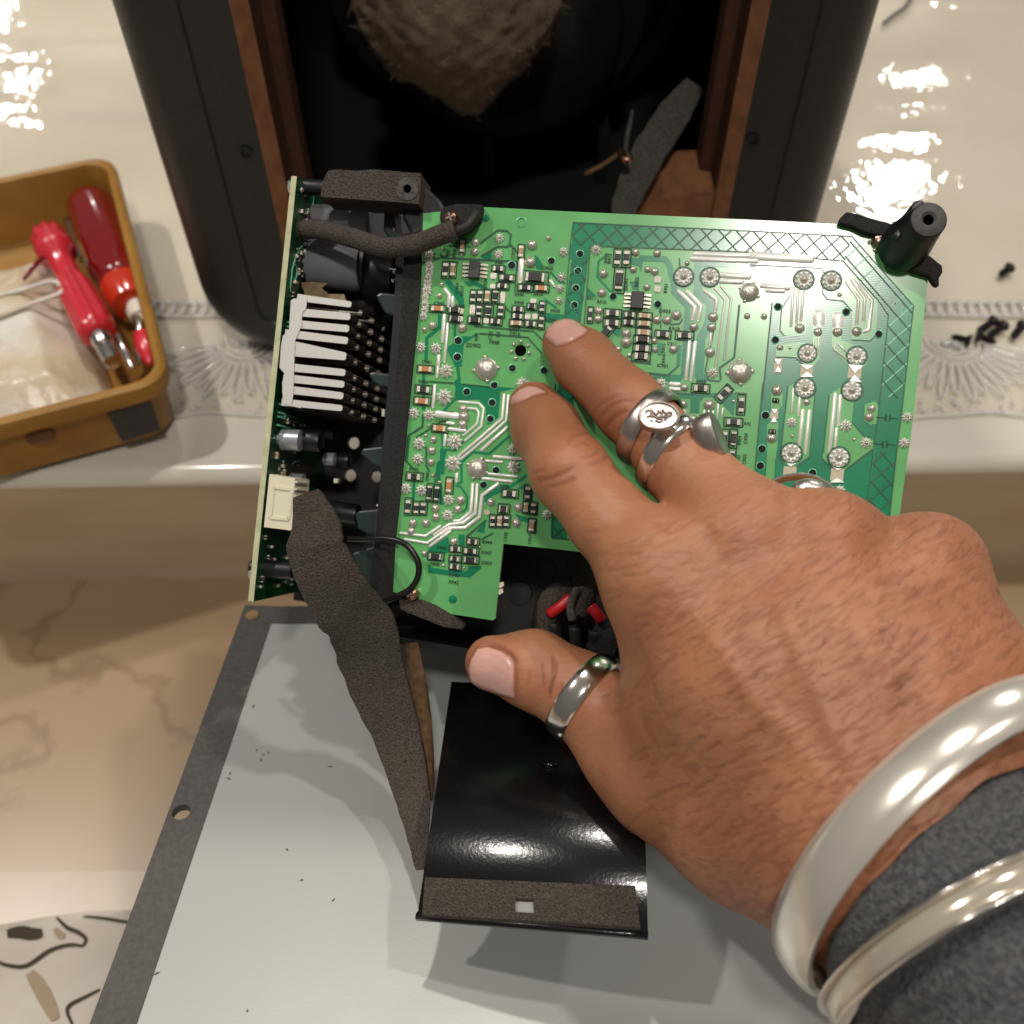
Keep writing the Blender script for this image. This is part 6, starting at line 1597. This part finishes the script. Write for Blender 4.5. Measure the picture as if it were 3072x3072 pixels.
# small red ratchet screwdriver
sd2 = thing('screwdriver', 'slim ribbed red screwdriver lying across the plastic bag', 'screwdriver', onin(220, 880))
a, b = onin(140, 700, .014), onin(300, 1010, .012); ax_ = (b - a).normalized(); L_ = (b - a).length
bm = bmesh.new(); rings = []; u_ = ax_.orthogonal().normalized(); v_ = ax_.cross(u_)
for t, r in ((0, .004), (.01, .0078), (.06, .0084), (.10, .0074), (.13, .0092), (.22, .0090), (.25, .0058), (.45, .0056), (.5, .0070), (.56, .0080), (.9, .0086), (.97, .0082), (1.0, .005)):
    rings.append([bm.verts.new(a + ax_ * L_ * t + (u_ * math.cos(2 * math.pi * k / NR) + v_ * math.sin(2 * math.pi * k / NR)) * r * (1 - (.16 if (k % 4 in (0, 1) and (.5 <= t <= .95 or t < .1)) else 0))) for k in range(NR)])
for i in range(len(rings) - 1):
    for k in range(NR): bm.faces.new([rings[i][k], rings[i][(k + 1) % NR], rings[i + 1][(k + 1) % NR], rings[i + 1][k]]).smooth = True
bm.faces.new(rings[0]); bm.faces.new(rings[-1]); fixn(bm); finish('handle', bm_me(bm), 'red_pink', sd2)
tube('clip', [a + ax_ * .010, onin(110, 790, .016), onin(72, 838, .017)], [.0018, .0012, .0008], 'red_handle', sd2, 8)
lathe('chuck', b - ax_ * .002, ax_, [(.0030, 0), (.0046, .001), (.0046, .008), (.0040, .009), (.0046, .011), (.0040, .020), (.002, .021)], 'steel', sd2, 20, True)
o = tube('steel_rod', [onin(312, 930, .004), onin(352, 1010, .004), onin(400, 1108, .004)], .0018, 'steel'); tag(o, 'thin bright steel bit between the two screwdrivers', 'bit')
o = tube('steel_pin', [onin(200, 660, .002), onin(232, 730, .003), onin(246, 780, .003)], .0018, 'steel', None, 10, 4); tag(o, 'dull steel pin standing behind the small screwdriver', 'pin')
fu = thing('red_plug', 'small pinkish red plug tucked in the tray corner', 'plug', onin(438, 1040))
lathe('body', onin(428, 1000, .004), (onin(448, 1085, .002) - onin(428, 1000, .004)).normalized(), [(.0020, 0), (.0044, .001), (.0048, .006), (.0042, .012), (.0018, .018), (.001, .019)], 'red_pink', fu, 20, True)
cl = thing('clear_clip', 'whitish clear plastic cap beside the red plug', 'cap', onin(420, 935))
lathe('cap', onin(408, 910, .006), (onin(432, 985, .004) - onin(408, 910, .006)).normalized(), [(.001, 0), (.0045, .001), (.0056, .005), (.0050, .009), (.0034, .010), (.0036, .014), (.002, .015)], 'bag_white', cl, 20, True)
# plastic bag of small parts
bm = bmesh.new(); gx, gy = 46, 46; gg = []
for i in range(gx + 1):
    col = []
    for j in range(gy + 1):
        s, t = i / gx, j / gy
        X0 = .016 + s * (BW_ - .030) + .03 * (1 - t) * 0; Y0 = .008 + t * .125
        X0 = .026 + .010 * t + s * (BW_ - .036 - .010 * t)
        p = bc0 + bb * X0 + ba * Y0
        edge = min(s, 1 - s, t, 1 - t); up = min(1, edge * 5) ** .6
        z = .003 + .026 * up + .0035 * noise.noise(Vector((X0 * 42, Y0 * 42, 0))) + .0016 * abs(noise.noise(Vector((X0 * 110, Y0 * 90, 4))))
        col.append(bm.verts.new(p + Vector((0, 0, z))))
    gg.append(col)
for i in range(gx):
    for j in range(gy): bm.faces.new([gg[i][j], gg[i + 1][j], gg[i + 1][j + 1], gg[i][j + 1]]).smooth = True
fixn(bm); bag = finish('plastic_bag', bm_me(bm), 'bag_white'); tag(bag, 'crumpled whitish plastic bag filling the amber tray', 'bag')
tz = tube('tweezer_loop', [onin(-60, 900, .014), onin(60, 872, .015), onin(150, 845, .016), onin(182, 855, .016), (onin(190, 868, .016)), onin(170, 885, .016), onin(100, 910, .015), onin(-60, 970, .014)], .0011, 'bag_white', None, 10, 6)
tag(tz, 'white rounded plastic clip lying on the bag in the tray', 'clip')

# ================================================================== LOOSE SCREWS
def black_screw(head, tip, label, group=None):
    a = onz(*head, LEDGE + .0042); b = onz(*tip, LEDGE + .0034); ax_ = (b - a).normalized(); L_ = (b - a).length
    s = thing('black_screw', label, 'screw', (a + b) / 2, group)
    lathe('head', a - ax_ * .0008, ax_, [(.0010, .0006), (.0024, 0), (.0030, .0008), (.0028, .0016), (.0016, .0030)], 'screw_black', s, 16, True)
    prof_ = []
    nT = int(L_ / .0008)
    for k in range(nT * 2):
        prof_.append(((.00185 if k % 2 else .00145) * (1 if k < nT * 2 - 5 else .8 - .15 * (k - nT * 2 + 5)), .0016 + (L_ - .0016) * k / (nT * 2)))
    lathe('thread', a, ax_, prof_, 'screw_black', s, 14)
black_screw((3030, 803), (2996, 828), 'single short black screw lying apart from the others on the clear cover')
CL = 'black screw in the small heap on the lace border'
for hd, tp in (((2982, 962), (2930, 998)), ((3012, 976), (2962, 1012)), ((2908, 1022), (2850, 1008)), ((2935, 1008), (2992, 1030)), ((3068, 975), (3036, 1016))):
    black_screw(hd, tp, CL, 'black screws heaped on the lace border')

# ================================================================== PRINTED CLOTH
def clothz(x, y):
    # rises under the plate, which rests on it
    u = (x + .085) / .10; s = max(0.0, min(1.0, u)); s = s * s * (3 - 2 * s)
    pz = .1699 - .268 * y - .0048
    e = max(0.0, min(1.0, (.118 - y) / .05)); e = e * e * (3 - 2 * e)
    fold = .010 * noise.noise(Vector((x * 20, y * 17, 2))) + .016 * abs(noise.noise(Vector((x * 7 + y * 9, y * 3 - x * 4, 7))))
    lowz = .010 + .020 * e + fold
    f2 = max(0.0, min(1.0, (.02 - y) / .10)); f2 = f2 * f2 * (3 - 2 * f2)
    return lowz * (1 - s * f2) + s * f2 * pz
bm = bmesh.new(); gg = []; GX, GY = 90, 70
for i in range(GX + 1):
    col = []
    for j in range(GY + 1):
        x = -.42 + .57 * i / GX; y = -.28 + .39 * j / GY + .006 * math.sin(x * 30) + .022 * (x + .2)
        z = clothz(x, y) * (1 if j < GY else .75)
        col.append(bm.verts.new((x, y, z)))
    gg.append(col)
for i in range(GX):
    for j in range(GY): bm.faces.new([gg[i][j], gg[i + 1][j], gg[i + 1][j + 1], gg[i][j + 1]]).smooth = True
for i in range(GX):
    a, b = gg[i][GY].co, gg[i + 1][GY].co
    bm.faces.new([gg[i][GY], gg[i + 1][GY], bm.verts.new((b.x, b.y + .002, .006)), bm.verts.new((a.x, a.y + .002, .006))])
fixn(bm); cl_ = finish('printed_cloth', bm_me(bm), 'fabric_white'); tag(cl_, 'white cloth printed with dark curved outlines bunched under the plate', 'cloth')
bmc = bmesh.new(); bmc.from_mesh(cl_.data); bmc.transform(WM[cl_]); cb = BVHTree.FromBMesh(bmc); bmc.free()
def oncloth(px_, py_):
    d = pdir(px_, py_).normalized(); r = cb.ray_cast(CAM, d)
    return (r[0] + r[1] * (.0006 if r[1].dot(d) < 0 else -.0006)) if r[0] is not None else onz(px_, py_, .02)
def print_line(P2, w_, m):
    q_ = [(p.x, p.y) for p in catmull([Vector((*p, 0)) for p in P2], 10)]
    bm = bmesh.new(); L = []
    for i, p in enumerate(q_):
        a = Vector(q_[max(0, i - 1)]); b = Vector(q_[min(len(q_) - 1, i + 1)]); d = (b - a).normalized(); n_ = Vector((-d.y, d.x)); ww = w_ * (.65 + .5 * math.sin(math.pi * i / (len(q_) - 1)))
        L.append([bm.verts.new(oncloth(p[0] + n_.x * ww * s, p[1] + n_.y * ww * s)) for s in (-.5, .5)])
    for i in range(len(L) - 1): bm.faces.new([L[i][0], L[i][1], L[i + 1][1], L[i + 1][0]])
    fixn(bm); finish('printed_outline', bm_me(bm), m, cl_)
print_line([(-20, 2880), (20, 2898), (80, 2900), (150, 2855), (210, 2838), (250, 2842)], 11, 'fabric_ink')
print_line([(170, 2755), (200, 2785), (235, 2800), (258, 2820), (250, 2842)], 11, 'fabric_ink')
print_line([(250, 2752), (310, 2758), (370, 2768), (400, 2772)], 8, 'fabric_ink')
print_line([(300, 2972), (255, 2995), (212, 3018), (205, 3040), (222, 3080)], 10, 'fabric_ink')
print_line([(22, 2805), (60, 2800), (95, 2805), (128, 2802)], 34, 'fabric_ink')
print_line([(165, 2790), (180, 2806), (195, 2812)], 20, 'fabric_ink_soft')
print_line([(90, 2920), (130, 2980), (170, 3060)], 40, 'fabric_ink_soft')
